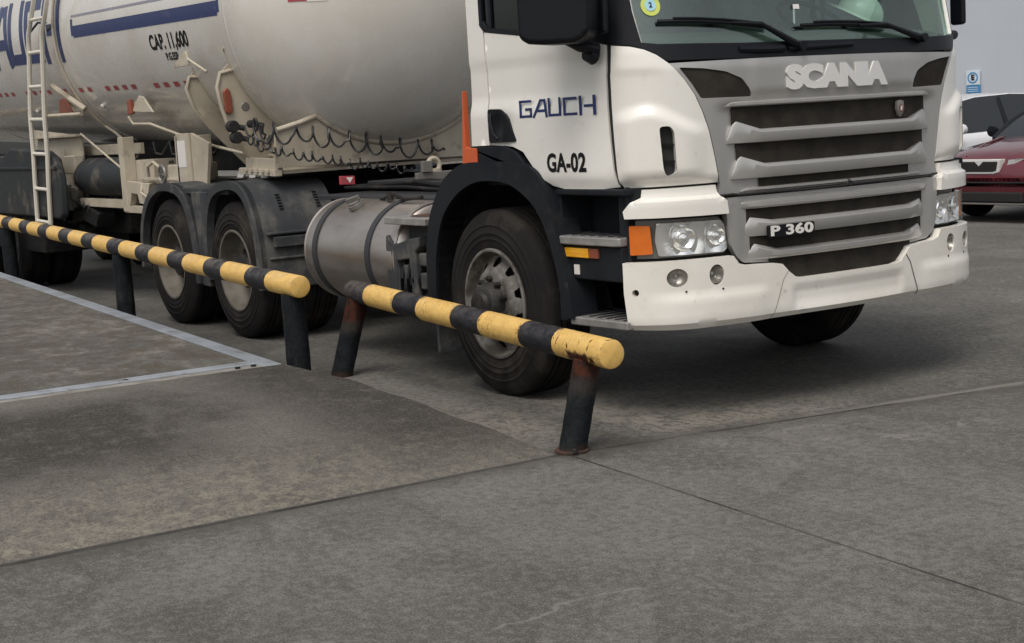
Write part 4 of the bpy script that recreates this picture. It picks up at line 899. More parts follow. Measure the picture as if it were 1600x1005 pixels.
# air pipes bundle
for k in range(5):
    m = MB(); yy = -.55+.07*k; m.tube([(-4.5, yy, 1.09), (-3.6, yy+.03*math.sin(k), 1.10+.03*(k % 2)), (-2.8, yy-.02, 1.08), (-2.0, yy, 1.14)], .013+.004*(k % 2), 8); m.build('air_pipe', 'frame', T)
# --- fuel tank
FT = (-.86, .700, .345); m = MB()
pr = [(-3.93, 0), (-3.94, .10), (-3.935, .24), (-3.915, .315), (-3.885, .338), (-3.87, .345)]+[(-3.85, .345), (-2.66, .345), (-2.645, .338), (-2.615, .315), (-2.595, .24), (-2.59, 0)]
m.lathe(pr, 72, 'x', (0, FT[0], FT[1])); ft = m.build('fuel_tank', 'alu', T, ang=50)
for xx in (-3.73, -2.97):
    m = MB(); m.lathe([(xx-.030, .347), (xx-.030, .354), (xx-.020, .356), (xx+.020, .356), (xx+.030, .354), (xx+.030, .347)], 60, 'x', (0, FT[0], FT[1])); m.build('tank_strap', 'strap', ft, ang=50)
for xx in (-3.895, -2.635):
    m = MB(); m.lathe([(xx-.006, .336), (xx, .347), (xx+.006, .336)], 60, 'x', (0, FT[0], FT[1])); m.build('end_seam', 'alu', ft)
m = MB(); a = R(118); c = Vector((-3.42, FT[0]+.345*math.cos(a), FT[1]+.345*math.sin(a))); nrm = Vector((0, math.cos(a), math.sin(a)))
m.tube([c, c+nrm*.03], .055, 20); m.tube([c+nrm*.03, c+nrm*.045], .045, 20); m.box(-.05, .05, -.012, .012, 0, .03, Matrix.Translation(c+nrm*.045) @ Matrix.Rotation(a-math.pi/2, 4, 'X') @ Matrix.Rotation(.6, 4, 'Z')); m.build('filler_cap', 'lampgrey', ft, bevel=.003)
m = MB(); m.tube([(-3.30, -.90, 1.045), (-3.1, -.92, 1.085), (-2.9, -.95, 1.06), (-2.7, -.93, 1.07)], .012, 8); m.tube([(-3.12, -.93, 1.045), (-3.12, -.93, 1.095)], .022, 10); m.build('fuel_line', 'frame', ft)
m = MB(); m.box(-2.66, -2.16, -1.235, -.70, .930, .972); sp_ = m.build('battery_step', 'tread', T, bevel=.006)
m = MB(); m.add([(-2.40+.19*math.cos(a), -1.0+.16*math.sin(a), .9735) for a in np.linspace(0, 6.283, 25)[:-1]], [tuple(range(24))]); m.build('anti_slip_patch', 'rust', sp_, smooth=False)
m = MB(); m.box(-2.60, -2.17, -1.10, -.62, .40, .925); m.build('battery_carrier', 'guard', T, bevel=.012)
m = MB(); m.box(-2.70, -2.60, -1.19, -1.0, .48, .78); m.prism([(-2.72, .86), (-2.62, .80), (-2.45, .84), (-2.30, .86), (-2.31, .80), (-2.36, .76), (-2.36, .40), (-2.42, .38), (-2.44, .72), (-2.60, .70), (-2.62, .45), (-2.72, .45), (-2.73, .78)], -1.20, -1.13, 1)
m.box(-2.56, -2.48, -1.18, -1.10, .55, .68); m.box(-2.34, -2.18, -1.19, -1.08, .68, .76); m.box(-2.34, -2.18, -1.19, -1.08, .54, .64); m.build('air_valve_unit', 'guard', T, bevel=.012)
m = MB(); m.tube([(-2.60, -1.10, .44), (-2.20, -1.10, .44)], .10, 20); m.build('air_reservoir', 'frame', T, bevel=.01)
for k in range(4):
    m = MB(); m.tube([(-2.56+.07*k, -1.16, .70), (-2.54+.07*k, -1.20, .60), (-2.60+.09*k, -1.17, .50), (-2.50+.04*k, -1.12, .42)], .010, 7); m.build('valve_hose', 'black', T)
# fifth wheel
m = MB(); m.prism([(-6.15, .45), (-6.15, -.45), (-5.2, -.45), (-5.05, -.3), (-5.05, .3), (-5.2, .45)], 1.16, 1.20, 2); m.box(-5.9, -5.4, -.45, .45, 1.02, 1.16); m.build('fifth_wheel', 'frame', T, bevel=.01)
m = MB(); m.box(-6.95, -5.05, -.62, -.60, 1.155, 1.17); m.box(-6.9, -5.1, -.75, -.62, 1.165, 1.18); m.build('chassis_plate', 'lampgrey', T, bevel=.004)
for k in range(4):
    m = MB(); x0 = -5.95+.24*k; m.prism([(x0, 1.18), (x0+.12, 1.18), (x0+.20, 1.26), (x0+.08, 1.26)], -.79, -.77, 1); m.build('chevron', 'whitetape', T)

# ================================================================== TANK TRAILER (slightly nose-down)
TH = .027; O = Vector((-5, 0, 2.5)); RM = Matrix.Rotation(TH, 4, 'Y')
G = Matrix.Translation(O) @ RM                  # trailer axes with the origin on the tank centre line
rootm = G @ Matrix.Translation((-4, 0, -2.5))
TR = thing('tank_trailer', rootm.translation, 'long cream-white gas tank trailer with navy stripe and CAP. 11,600 on its side', 'tank trailer', rot=RM)
def tb(mb, name, mt, parent=TR, **k):
    mb.v = [tuple(G @ Vector(p)) for p in mb.v]; return mb.build(name, mt, parent, **k)
RTK = 1.18
hd = [(.967*math.sin(a), RTK*math.cos(a)) for a in np.linspace(0, math.pi/2, 18)]
prof = [(-11.0-.8*math.sin(a), RTK*math.cos(a)) for a in np.linspace(math.pi/2, 0, 12)]+[(x, RTK) for x in np.linspace(-10.5, -.1, 30)]+hd
tank = tb(MB().lathe(prof, 128, 'x'), 'tank_body', 'tank', ang=60)
for xx, h, wd in ((-4.13, .012, .030), (-.03, .004, .02), (-8.3, .004, .02)):
    tb(MB().lathe([(xx-wd, RTK-.002), (xx-wd*.6, RTK+h*.8), (xx, RTK+h), (xx+wd*.6, RTK+h*.8), (xx+wd, RTK-.002)], 96, 'x'), 'weld_band', 'tank', tank)
def cyl(x, ang, off=.002): a = R(ang); r = RTK+off; return (x, -r*math.cos(a), r*math.sin(a))
def cpatch(x0, x1, a0, a1, off=.002, nx=6, na=4):
    vs = [cyl(x0+(x1-x0)*i/nx, a0+(a1-a0)*j/na, off) for j in range(na+1) for i in range(nx+1)]
    return MB().add(vs, [(j*(nx+1)+i, j*(nx+1)+i+1, (j+1)*(nx+1)+i+1, (j+1)*(nx+1)+i) for j in range(na) for i in range(nx)])
def cstrip(pts, off=.002): return [cyl(x, a, off) for x, a in pts]
# navy bar with rounded end, pale gap, thin line
tb(cpatch(-3.60, -.14, -4.7, .6, .002, 24, 4), 'navy_bar', 'navy', tank)
tb(cpatch(-3.64, -.20, 4.4, 5.4, .002, 24, 1), 'thin_stripe', 'decal_grey', tank)
m = MB(); m = cpatch(-3.66, -3.60, -3.8, 3.6, .002, 2, 4); tb(m, 'bar_end', 'navy', tank)
m = cpatch(-.14, -.10, -3.6, 8, .002, 2, 6); tb(m, 'bar_end', 'navy', tank)
# big name (same lettering as on the door)
m = MB()
for g_ in GL: stroke(m, g_, 15, lambda x, y: cyl(-4.02-(668-x)*.0081, -13+y/78*28, .0035))
tb(m, 'lettering', 'navy', tank, smooth=False)
def ctext(txt, x, ang, size, mt, xs=1., off=0., nm='lettering'):
    vs, fs = text_geo(txt, size, .0003, off, xs=xs); m = MB(); m.add([cyl(x+vx, ang+math.degrees(vy/RTK), .003) for vx, vy, vz in vs], fs); return tb(m, nm, mt, tank, smooth=False)
ctext('CAP. 11,600', -1.24, -11.6, .170, 'ink', xs=.98, off=.0055)
ctext('P.G.ESP', -1.25, -17.6, .085, 'ink', xs=1.0, off=.003)
# red reflective dashes in sets of four
for x0, n_, dx in ((-1.98, 4, .235), (-3.25, 4, .235), (-4.55, 4, .26), (-5.85, 4, .26), (-7.2, 4, .26)):
    for k in range(n_): tb(cpatch(x0+k*dx, x0+k*dx+.115, -30.3, -28.0, .0025, 1, 1), 'reflective_dash', 'redtape', tank)
def hpatch(x0, x1, z0, z1, nx=4):
    vs = []
    for j in range(3):
        for i in range(nx+1):
            x = x0+(x1-x0)*i/nx; z = z0+(z1-z0)*j/2; r_ = RTK*math.sqrt(1-(x/.967)**2); y = -math.sqrt(max(r_*r_-z*z, 0)); vs.append((x*1.003, y*1.003, z))
    return MB().add(vs, [(j*(nx+1)+i, j*(nx+1)+i+1, (j+1)*(nx+1)+i+1, (j+1)*(nx+1)+i) for j in range(2) for i in range(nx)])
tb(hpatch(.585, .68, -.05, .03), 'head_tape', 'redtape', tank); tb(hpatch(.682, .766, -.055, .03), 'head_tape', 'whitetape', tank)
# saddle plates
def arcpts(x, r, a0, a1, n=14): return [(-r*math.cos(R(a0+(a1-a0)*i/n)), r*math.sin(R(a0+(a1-a0)*i/n))) for i in range(n+1)]
def plate(poly, x, th, name, mt='cream'):
    for sg in (1, -1):
        V, TT = patch_tris(poly, (), .08); m = MB(); shell(m, V, TT, lambda p: (x+th/2, sg*p[0], p[1]), lambda p: (x-th/2, sg*p[0], p[1])); tb(m, name, mt, TR, bevel=.003)
p1 = arcpts(-.2, 1.165, -22, -66)+[(-.45, -1.265), (-.876, -1.245), (-1.02, -1.11), (-1.115, -.97), (-1.175, -.78), (-1.20, -.62), (-1.17, -.52)]
plate(p1, -.20, .02, 'saddle_web')
p0 = arcpts(-.9, 1.165, -24, -70)+[(-.36, -1.28), (-.66, -1.265), (-.98, -.93), (-1.10, -.78), (-1.15, -.62), (-1.12, -.53)]
plate(p0, -.95, .02, 'saddle_web')
for x, poly in ((-.20, p1), (-.95, p0)):
    for sg in (1, -1):
        tb(MB().tube([(x+.01, sg*p[0]*1.002, p[1]*1.002) for p in [(poly[0][0]*1.05-.0, poly[0][1]+.10), (poly[0][0]*1.03, poly[0][1]+.10)]+poly[:15]], .020, 8), 'saddle_rim', 'cream')
        tb(MB().tube([(x+.01, sg*p[0], p[1]) for p in poly[16:]+[poly[1]]], .016, 8), 'saddle_edge', 'cream')
# front bulkhead under the head
p2 = [(-.71, -.875), (-.82, -.912), (-1.00, -.955), (-1.03, -1.222), (1.03, -1.24), (1.0, -.70), (.90, -.64)]+[(1.10*math.sin(R(a)), -1.10*math.cos(R(a))) for a in range(52, -41, -6)]
V, TT = patch_tris(p2, (), .08); m = MB(); shell(m, V, TT, lambda p: (.37, p[0], p[1]), lambda p: (.34, p[0], p[1])); tb(m, 'front_bulkhead', 'cream', bevel=.003)
tb(MB().tube([(.375, p[0], p[1]+.004) for p in [(-1.0, -.955), (-.82, -.912)]+p2[::-1][:15]], .020, 8), 'bulkhead_rim', 'cream')
tb(MB().box(-.25, .34, -.99, -.95, -1.27, -1.16).box(-.25, .34, .95, .99, -1.27, -1.16).box(-.4, .34, -.95, .95, -1.275, -1.25), 'gooseneck_base', 'cream', bevel=.006)
tb(MB().box(-.3, .36, -1.03, -.97, -1.285, -1.24), 'gooseneck_flange', 'cream', bevel=.004)
for k in range(5): tb(MB().box(-.16+.10*k, -.12+.10*k, -1.05, -1.03, -1.262, -1.235), 'flange_fitting', 'cream', bevel=.004)
# lightening holes (bolted discs), side marker and gladhands
for (y, z) in ((-1.125, -.775), (-.985, -.775), (-.90, -.925), (-.80, -1.03)):
    tb(MB().lathe([(-.185, .0), (-.185, .030), (-.189, .034)], 20, 'x', (0, y, z)), 'blanking_disc', 'lampgrey')
m = MB(); m.lathe([(-.05, .0), (-.045, .03), (-.02, .052), (.0, .056)], 20, 'z')
m = MB(); m.prism([(-1.165, -.655), (-1.135, -.625), (-1.105, -.655), (-1.095, -.80), (-1.12, -.83), (-1.155, -.81)], -.185, -.160, 0); tb(m, 'side_marker_lamp', 'redlens', bevel=.01)
gh = [(-.12, -1.145, -.915), (-.12, -1.120, -1.0), (-.12, -.99, -.905)]
for k, p in enumerate(gh):
    m = MB(); m.tube([p, (p[0]+.07, p[1], p[2])], .045 if k < 2 else .03, 14); m.tube([(p[0]+.04, p[1]+.02, p[2]), (p[0]+.06, p[1]+.09, p[2]-.02)], .022, 8); tb(m, 'air_coupling', 'seam', bevel=.006)
# placard, brackets, marker lamps and small pipes on the side of the tank
tb(MB().prism([(-.90, -.455), (-.60, -.445), (-.60, -.335), (-.66, -.335), (-.88, -.425)], -1.255, -1.24, 1), 'placard', 'cream', bevel=.003)
tb(MB().tube([(-.64, -1.25, -.34), (-.60, -1.25, -.40), (-.42, -1.18, -.50)], .010, 8), 'placard_rod', 'cream')
m = MB(); m.prism([(-2.52, -.79), (-2.45, -.71), (-2.33, -.655), (-2.24, -.665), (-2.02, -.80), (-2.30, -.80)], -1.05, -1.03, 1); br = tb(m, 'lamp_bracket', 'cream', bevel=.006)
tb(MB().prism([(-2.60, -.82), (-2.60, -.70), (-2.53, -.68), (-2.51, -.81)], -1.07, -1.03, 1), 'bracket_lamp', 'redlens', br, bevel=.008)
tb(MB().prism([(-4.72, -.82), (-4.70, -.66), (-4.52, -.64), (-4.28, -.79), (-4.40, -.82)], -1.04, -1.02, 1), 'marker_lamp', 'redlens', bevel=.006)
def spipe(pts, r, name='service_pipe', mt='cream'): return tb(MB().tube(pts, r, 8), name, mt)
spipe([(-2.72, -1.02, -.84), (-2.55, -1.04, -.90), (-2.15, -1.03, -.90), (-1.3, -.92, -1.06), (-.6, -.85, -1.14), (.1, -.80, -1.16)], .012)
pp = [cyl(-4.10, a, .035) for a in np.linspace(60, -50, 30)]+[(-3.9, -.75, -1.0), (-3.4, -.72, -1.20), (-3.2, -.85, -1.30)]; spipe(pp, .014)
spipe([(-4.40, -1.26, -.81), (-3.75, -1.12, -.80)], .018, 'ladder_stay'); spipe([(-4.35, -1.20, -.52), (-4.0, -1.0, -.76)], .03, 'ladder_stay')
for (x, a) in ((-3.65, -38), (-.98, -33), (-5.9, -40)): tb(MB().tube([cyl(x, a, 0), cyl(x, a, .03)], .022, 10), 'boss', 'whitetape')
# ladder
lad = [(-4.685, -.015), (-4.72, -.20), (-4.80, -.52), (-4.876, -.796), (-4.89, -1.18), (-4.93, -1.5), (-4.965, -1.89)]
ladr = [(-3.92, .75), (-3.95, .30), (-4.10, .12), (-4.226, -.008), (-4.27, -.19), (-4.33, -.52), (-4.392, -.80), (-4.41, -1.20), (-4.47, -1.53), (-4.515, -1.88)]
ladl = [(-4.37, .75), (-4.40, .30), (-4.56, .12)]+lad
lo = tb(MB().tube([(x+.02, -1.29, z) for x, z in ladl], .024, 8).tube([(x+.02, -1.29, z) for x, z in ladr], .024, 8), 'ladder', 'ladder')
for z, xa, xb in ((.5, -4.36, -3.92), (.12, -4.55, -4.10), (-.19, -4.70, -4.25), (-.52, -4.78, -4.31), (-.84, -4.86, -4.38), (-1.18, -4.87, -4.39), (-1.53, -4.92, -4.46), (-1.86, -4.94, -4.50)): tb(MB().tube([(xa, -1.29, z), (xb, -1.29, z)], .018, 8), 'rung', 'ladder', lo)
spipe([(-4.70, -1.29, -.02), (-4.62, -1.2, .10), (-4.3, -1.15, .08), (-4.15, -1.25, .0)], .012, 'ladder_clip', 'cable')
# --- understructure, world coordinates
def wb(name, mt, mb, **k): return mb.build(name, mt, TR, **k)
wb('trailer_frame', 'frame', MB().box(-16.5, -5.3, -.52, -.46, 1.22, 1.45).box(-16.5, -5.3, .46, .52, 1.22, 1.45), bevel=.006)  # coloured dark so the shade under the tank is in the paint
wb('landing_leg', 'cream', MB().prism([(-6.69, 1.56), (-6.40, 1.56), (-6.40, .62), (-6.62, .62), (-6.70, 1.1)], -1.00, -.98, 1).prism([(-6.40, 1.56), (-6.02, 1.47), (-6.26, .72), (-6.40, .66)], -.98, -.95, 1).box(-6.44, -6.40, -.98, -.80, .62, 1.54).box(-6.72, -6.66, -1.0, -.84, 1.1, 1.54).box(-6.60, -6.46, -.93, -.80, .45, .9), bevel=.004)
wb('landing_leg', 'cream', MB().box(-6.64, -6.44, .84, .98, .45, 1.54), bevel=.004)
wb('landing_foot', 'frame', MB().box(-6.70, -6.38, -1.0, -.74, .42, .45), bevel=.004)
wb('leg_plate', 'whitetape', MB().box(-6.66, -6.48, -1.004, -1.001, 1.28, 1.50))
wb('support_post', 'cream', MB().box(-8.14, -8.01, -1.012, -.90, .88, 1.56), bevel=.006)
wb('tie_rod', 'cream', MB().tube([(-9.3, -.98, 1.62), (-8.10, -1.0, 1.27)], .010, 8))
wb('carrier_bracket', 'cream', MB().prism([(-8.10, 1.16), (-7.42, 1.14), (-7.50, 1.03), (-7.55, .95), (-7.72, .96), (-7.76, 1.04), (-7.92, 1.05), (-7.98, .94), (-8.12, .94)], -1.0, -.94, 1).box(-8.12, -6.9, -1.006, -.946, .870, .935).box(-7.7, -6.4, -.99, -.92, 1.165, 1.19), bevel=.005)
wb('document_box', 'cream', MB().box(-8.22, -7.55, -.90, -.62, 1.13, 1.345).box(-8.0, -7.98, -.903, -.898, 1.13, 1.345).box(-7.8, -7.78, -.903, -.898, 1.13, 1.345), bevel=.008)
wb('valve_box', 'cream', MB().box(-7.0, -6.75, -.98, -.72, 1.13, 1.30).box(-6.72, -6.50, -.98, -.72, 1.14, 1.31), bevel=.012)
wb('hand_wheel', 'lampgrey', MB().lathe([(-1.0+.014*math.cos(a), .075+.014*math.sin(a)) for a in np.linspace(0, 6.283, 9)[:-1]], 24, 'y', (-7.08, 0, 1.22), closed=True).box(-7.15, -7.01, -1.01, -.99, 1.212, 1.228).box(-7.088, -7.072, -1.01, -.99, 1.15, 1.29))
wb('blue_valve', 'darkbox', MB().box(-7.5, -7.0, -.6, -.5, 1.36, 1.46), bevel=.02)
wb('air_tank', 'darkbox', MB().lathe([(-9.55, 0), (-9.55, .12), (-9.50, .17), (-9.42, .185), (-8.25, .185), (-8.17, .17), (-8.12, .12), (-8.12, 0)], 32, 'x', (0, -.86, 1.19)), ang=50)
wb('lower_beam', 'cream', MB().box(-9.6, -8.14, -.98, -.90, .905, .985), bevel=.005)
wb('side_plate', 'cream', MB().prism([(-10.5, 1.66), (-9.50, 1.60), (-9.48, 1.0), (-9.9, .95), (-10.2, 1.25), (-11.3, 1.52), (-11.2, 1.70)], -.92, -.90, 1).box(-11.0, -9.45, -.99, -.90, 1.595, 1.62), bevel=.004)
wb('junction_box', 'cream', MB().box(-9.82, -9.46, -1.02, -.92, 1.225, 1.41), bevel=.012)
wb('cross_beam', 'frame', MB().box(-9.4, -8.2, -.47, -.40, 1.30, 1.55), bevel=.004)  # dark instead of cream: shade behind the legs put in the colour
wb('suspension_bracket', 'steelworn', MB().prism([(-10.15, 1.12), (-9.75, 1.12), (-9.65, 1.02), (-9.85, .74), (-10.20, .74), (-10.22, .9)], -.98, -.84, 1).prism([(-9.75, 1.10), (-9.50, 1.08), (-9.62, .90), (-9.72, .88)], -1.0, -.92, 1), bevel=.01)
wb('air_spring', 'frame', MB().lathe([(.74, 0), (.74, .11), (.78, .135), (.84, .12), (.90, .135), (.96, .12), (1.02, .135), (1.08, .11), (1.10, 0)], 24, 'z', (-9.78, -.70, 0)), ang=60)
wb('brake_chamber', 'steelworn', MB().lathe([(-9.55, 0), (-9.55, .05), (-9.50, .085), (-9.40, .09), (-9.38, .10), (-9.36, .09), (-9.25, .085), (-9.20, .05), (-9.20, 0)], 24, 'x', (0, -.86, .80)), ang=40)
for k in range(5):
    wb('brake_hose', 'cable', MB().tube([(-9.9+.1*k, -.95+.02*k, 1.12), (-9.75+.13*k, -1.0, .98-.03*k), (-9.45+.05*k, -.97, .86+.02*k), (-9.2+.1*k, -.9, .92)], .011, 6))
wb('side_rail', 'cream', MB().box(-9.9, -8.14, -.80, -.76, 1.40, 1.50), bevel=.004)
for k in range(4): wb('cable_loop', 'cable', MB().tube([(-8.0+.42*k, -.72, 1.50), (-7.9+.42*k, -.74, 1.40-.015*(k % 2)), (-7.75+.42*k, -.74, 1.385), (-7.58+.42*k, -.72, 1.50)], .010, 6))
wb('valve_pipe', 'cream', MB().tube([(-7.45, -.99, 1.20), (-7.40, -1.01, 1.29), (-7.25, -1.01, 1.33), (-7.12, -1.0, 1.28)], .014, 8).tube([(-7.62, -.99, 1.14), (-7.60, -1.02, 1.06), (-7.45, -1.02, 1.02)], .011, 8))
for (xx, zz) in ((-7.02, 1.315), (-6.63, 1.325), (-7.3, 1.19), (-7.9, 1.0)): wb('valve_knob', 'frame', MB().lathe([(0, 0), (0, .022), (.012, .026), (.024, .020), (.03, 0)], 12, 'z', (xx, -.93, zz-.005)))
wb('suspension_arm', 'frame', MB().prism([(-10.1, .86), (-9.2, .89), (-9.0, .84), (-9.1, .70), (-9.5, .76), (-10.1, .70)], -.98, -.80, 1).box(-9.75, -9.6, -.95, -.8, .56, .72).box(-10.4, -8.9, -.7, -.3, .62, .85), bevel=.015)
wb('trailer_mudguard', 'darkbox', MB().prism([(-9.27, .84), (-9.25, 1.20), (-9.35, 1.40), (-9.60, 1.47), (-10.4, 1.50), (-10.9, 1.52), (-11.2, 1.44), (-12.6, 1.44), (-12.6, .80), (-9.32, .80)], -1.26, -1.17, 1), bevel=.03, seg=3)
wb('mudguard_rib', 'darkbox', MB().box(-12.5, -9.29, -1.275, -1.255, 1.29, 1.32), bevel=.006)
for ax in (-11.3, -12.65, -14.0):
    for sg in (1, -1): dual(ax, sg, TR, .50, 'hub')  # rims take the dark hub colour in place of shade under the guard
wb('wheel_shade_box', 'frame', MB().box(-12.4, -10.15, -1.2, -.3, .42, .80), bevel=.02)  # added dark block in place of the shade around the trailer wheels

# --- coiled air hoses strung from the trailer plate to the cab
def coil(name, path, rad, turns, tr, label, th=1.):
    pts = [Vector(p) for p in path]; seg = [0]
    for a, b in zip(pts[:-1], pts[1:]): seg.append(seg[-1]+(b-a).length)
    N_ = turns*16; out = []
    for i in range(N_+1):
        s_ = seg[-1]*i/N_; k = max(j for j in range(len(seg)-1) if seg[j] <= s_+1e-9); t = (s_-seg[k])/(seg[k+1]-seg[k]); c = pts[k].lerp(pts[k+1], t)
        e = min(1, i/16, (N_-i)/16); a = 2*math.pi*i/16
        lp = i//16; jit = math.sin(lp*2.7+rad*90)*.16+math.sin(lp*1.1)*.10; rr = rad*e*(1+jit); c = c+Vector((0, .018*math.sin(lp*1.9)*rad/.078, .010*math.sin(lp*2.3))); out.append(c+Vector((math.cos(a)*rr*.55, math.cos(a)*rr*.15, math.sin(a)*rr)))
    m = MB(); m.v = []; m.tube(out, tr, 6); m.v = [tuple(G @ Vector(p)) for p in m.v]
    o = m.build(name, 'cable', None); c = G @ pts[0]; return solo(o, c, label, 'air hose', 'coiled air hoses')
coil('coiled_hose', [(.0, -1.10, -.93), (.42, -1.08, -.97), (.46, -.74, -1.0), (.46, -.40, -1.065), (.47, -.05, -1.125), (.47, .36, -1.165)], .068, 13, .0085, 'upper coiled black air hose with wide loops hung across the cream tank saddle')
coil('coiled_hose', [(.0, -1.08, -1.02), (.44, -1.02, -1.10), (.50, -.80, -1.155), (.50, -.44, -1.225), (.52, .03, -1.30)], .030, 20, .0075, 'lower coiled black air hose with small tight loops below the wider one')

# ================================================================== HARD HAT ON THE DASHBOARD
hx, hy, hz = -.47, .64, 1.925
HH = thing('hard_hat', (hx, hy, hz), 'pale green-white hard hat lying on the dashboard behind the windscreen', 'hard hat')
hm = Matrix.Translation((hx, hy, hz+.055)) @ Matrix.Rotation(R(215), 4, 'Z') @ Matrix.Rotation(R(-28), 4, 'Y')
m = MB(); n = 36; rows = 12
vs = []; 
for j in range(rows+1):
    t = j/rows*math.pi/2
    for i in range(n):
        a = 2*math.pi*i/n; rdg = .006*math.exp(-(math.sin(a)*math.cos(t)/.12)**2)
        vs.append(((.125+rdg)*math.cos(a)*math.cos(t), (.102+rdg)*math.sin(a)*math.cos(t), (.108+rdg*1.4)*math.sin(t)))
m.add(vs, [(j*n+i, j*n+(i+1) % n, (j+1)*n+(i+1) % n, (j+1)*n+i) for j in range(rows) for i in range(n)])
m.v = [tuple(hm @ Vector(p)) for p in m.v]; m.build('shell', 'helmet', HH, weld=.0002)
m = MB(); vs = []
for j in range(4):
    for i in range(n):
        a = 2*math.pi*i/n; ex = (.012+.055*max(0, math.cos(a))**1.5)*j/3; vs.append(((.125+ex)*math.cos(a), (.102+ex)*math.sin(a), -.012*j/3))
m.add(vs, [(j*n+i, j*n+(i+1) % n, (j+1)*n+(i+1) % n, (j+1)*n+i) for j in range(3) for i in range(n)]); m.v = [tuple(hm @ Vector(p)) for p in m.v]; m.build('brim', 'helmet', HH)

# ================================================================== BACKGROUND: wall, sign, two cars
BW = thing('building', (-14, 20, 0), 'plain pale blue-grey rendered building behind the parked cars', 'building')
MB().box(-60, 30, 20, 20.4, .35, 9).build('wall', 'wall', BW); MB().box(-60, 30, 19.97, 20.4, 0, .35).build('plinth', 'steelworn', BW); MB().box(-60.2, 30.2, 19.9, 20.6, 9.0, 9.3).build('coping', 'wall', BW)
SG = thing('parking_sign', (-15.92, 19.95, 1.45), 'small blue and white parking sign with a circled E on the pale wall', 'sign')
MB().box(-16.10, -15.75, 19.94, 19.965, 1.62, 1.92).build('sign_panel', 'signwhite', SG, bevel=.005)
m = MB(); cx, cz = -15.925, 1.77
for i in range(32):
    a = 2*math.pi*i/32; b = 2*math.pi*(i+1)/32
    m.add([(cx+r_*math.cos(t), 19.935, cz+r_*math.sin(t)*.86) for r_, t in ((.135, a), (.135, b), (.104, b), (.104, a))], [(0, 1, 2, 3)])
m.build('sign_ring', 'signblue', SG, smooth=False)
vs, fs = text_geo('E', .17, .001, .008, xs=1.05); MB().add([(cx+x, 19.934, cz+y*.9) for x, y, z in vs], fs).build('lettering', 'signblue', SG, smooth=False)
MB().box(-16.10, -15.75, 19.938, 19.962, 1.45, 1.61).build('lower_panel', 'signblue', SG, bevel=.004)
for z_ in (1.57, 1.53, 1.49):
    MB().box(-16.06, -15.79, 19.932, 19.937, z_-.006, z_+.006).build('text_line', 'signwhite', SG)

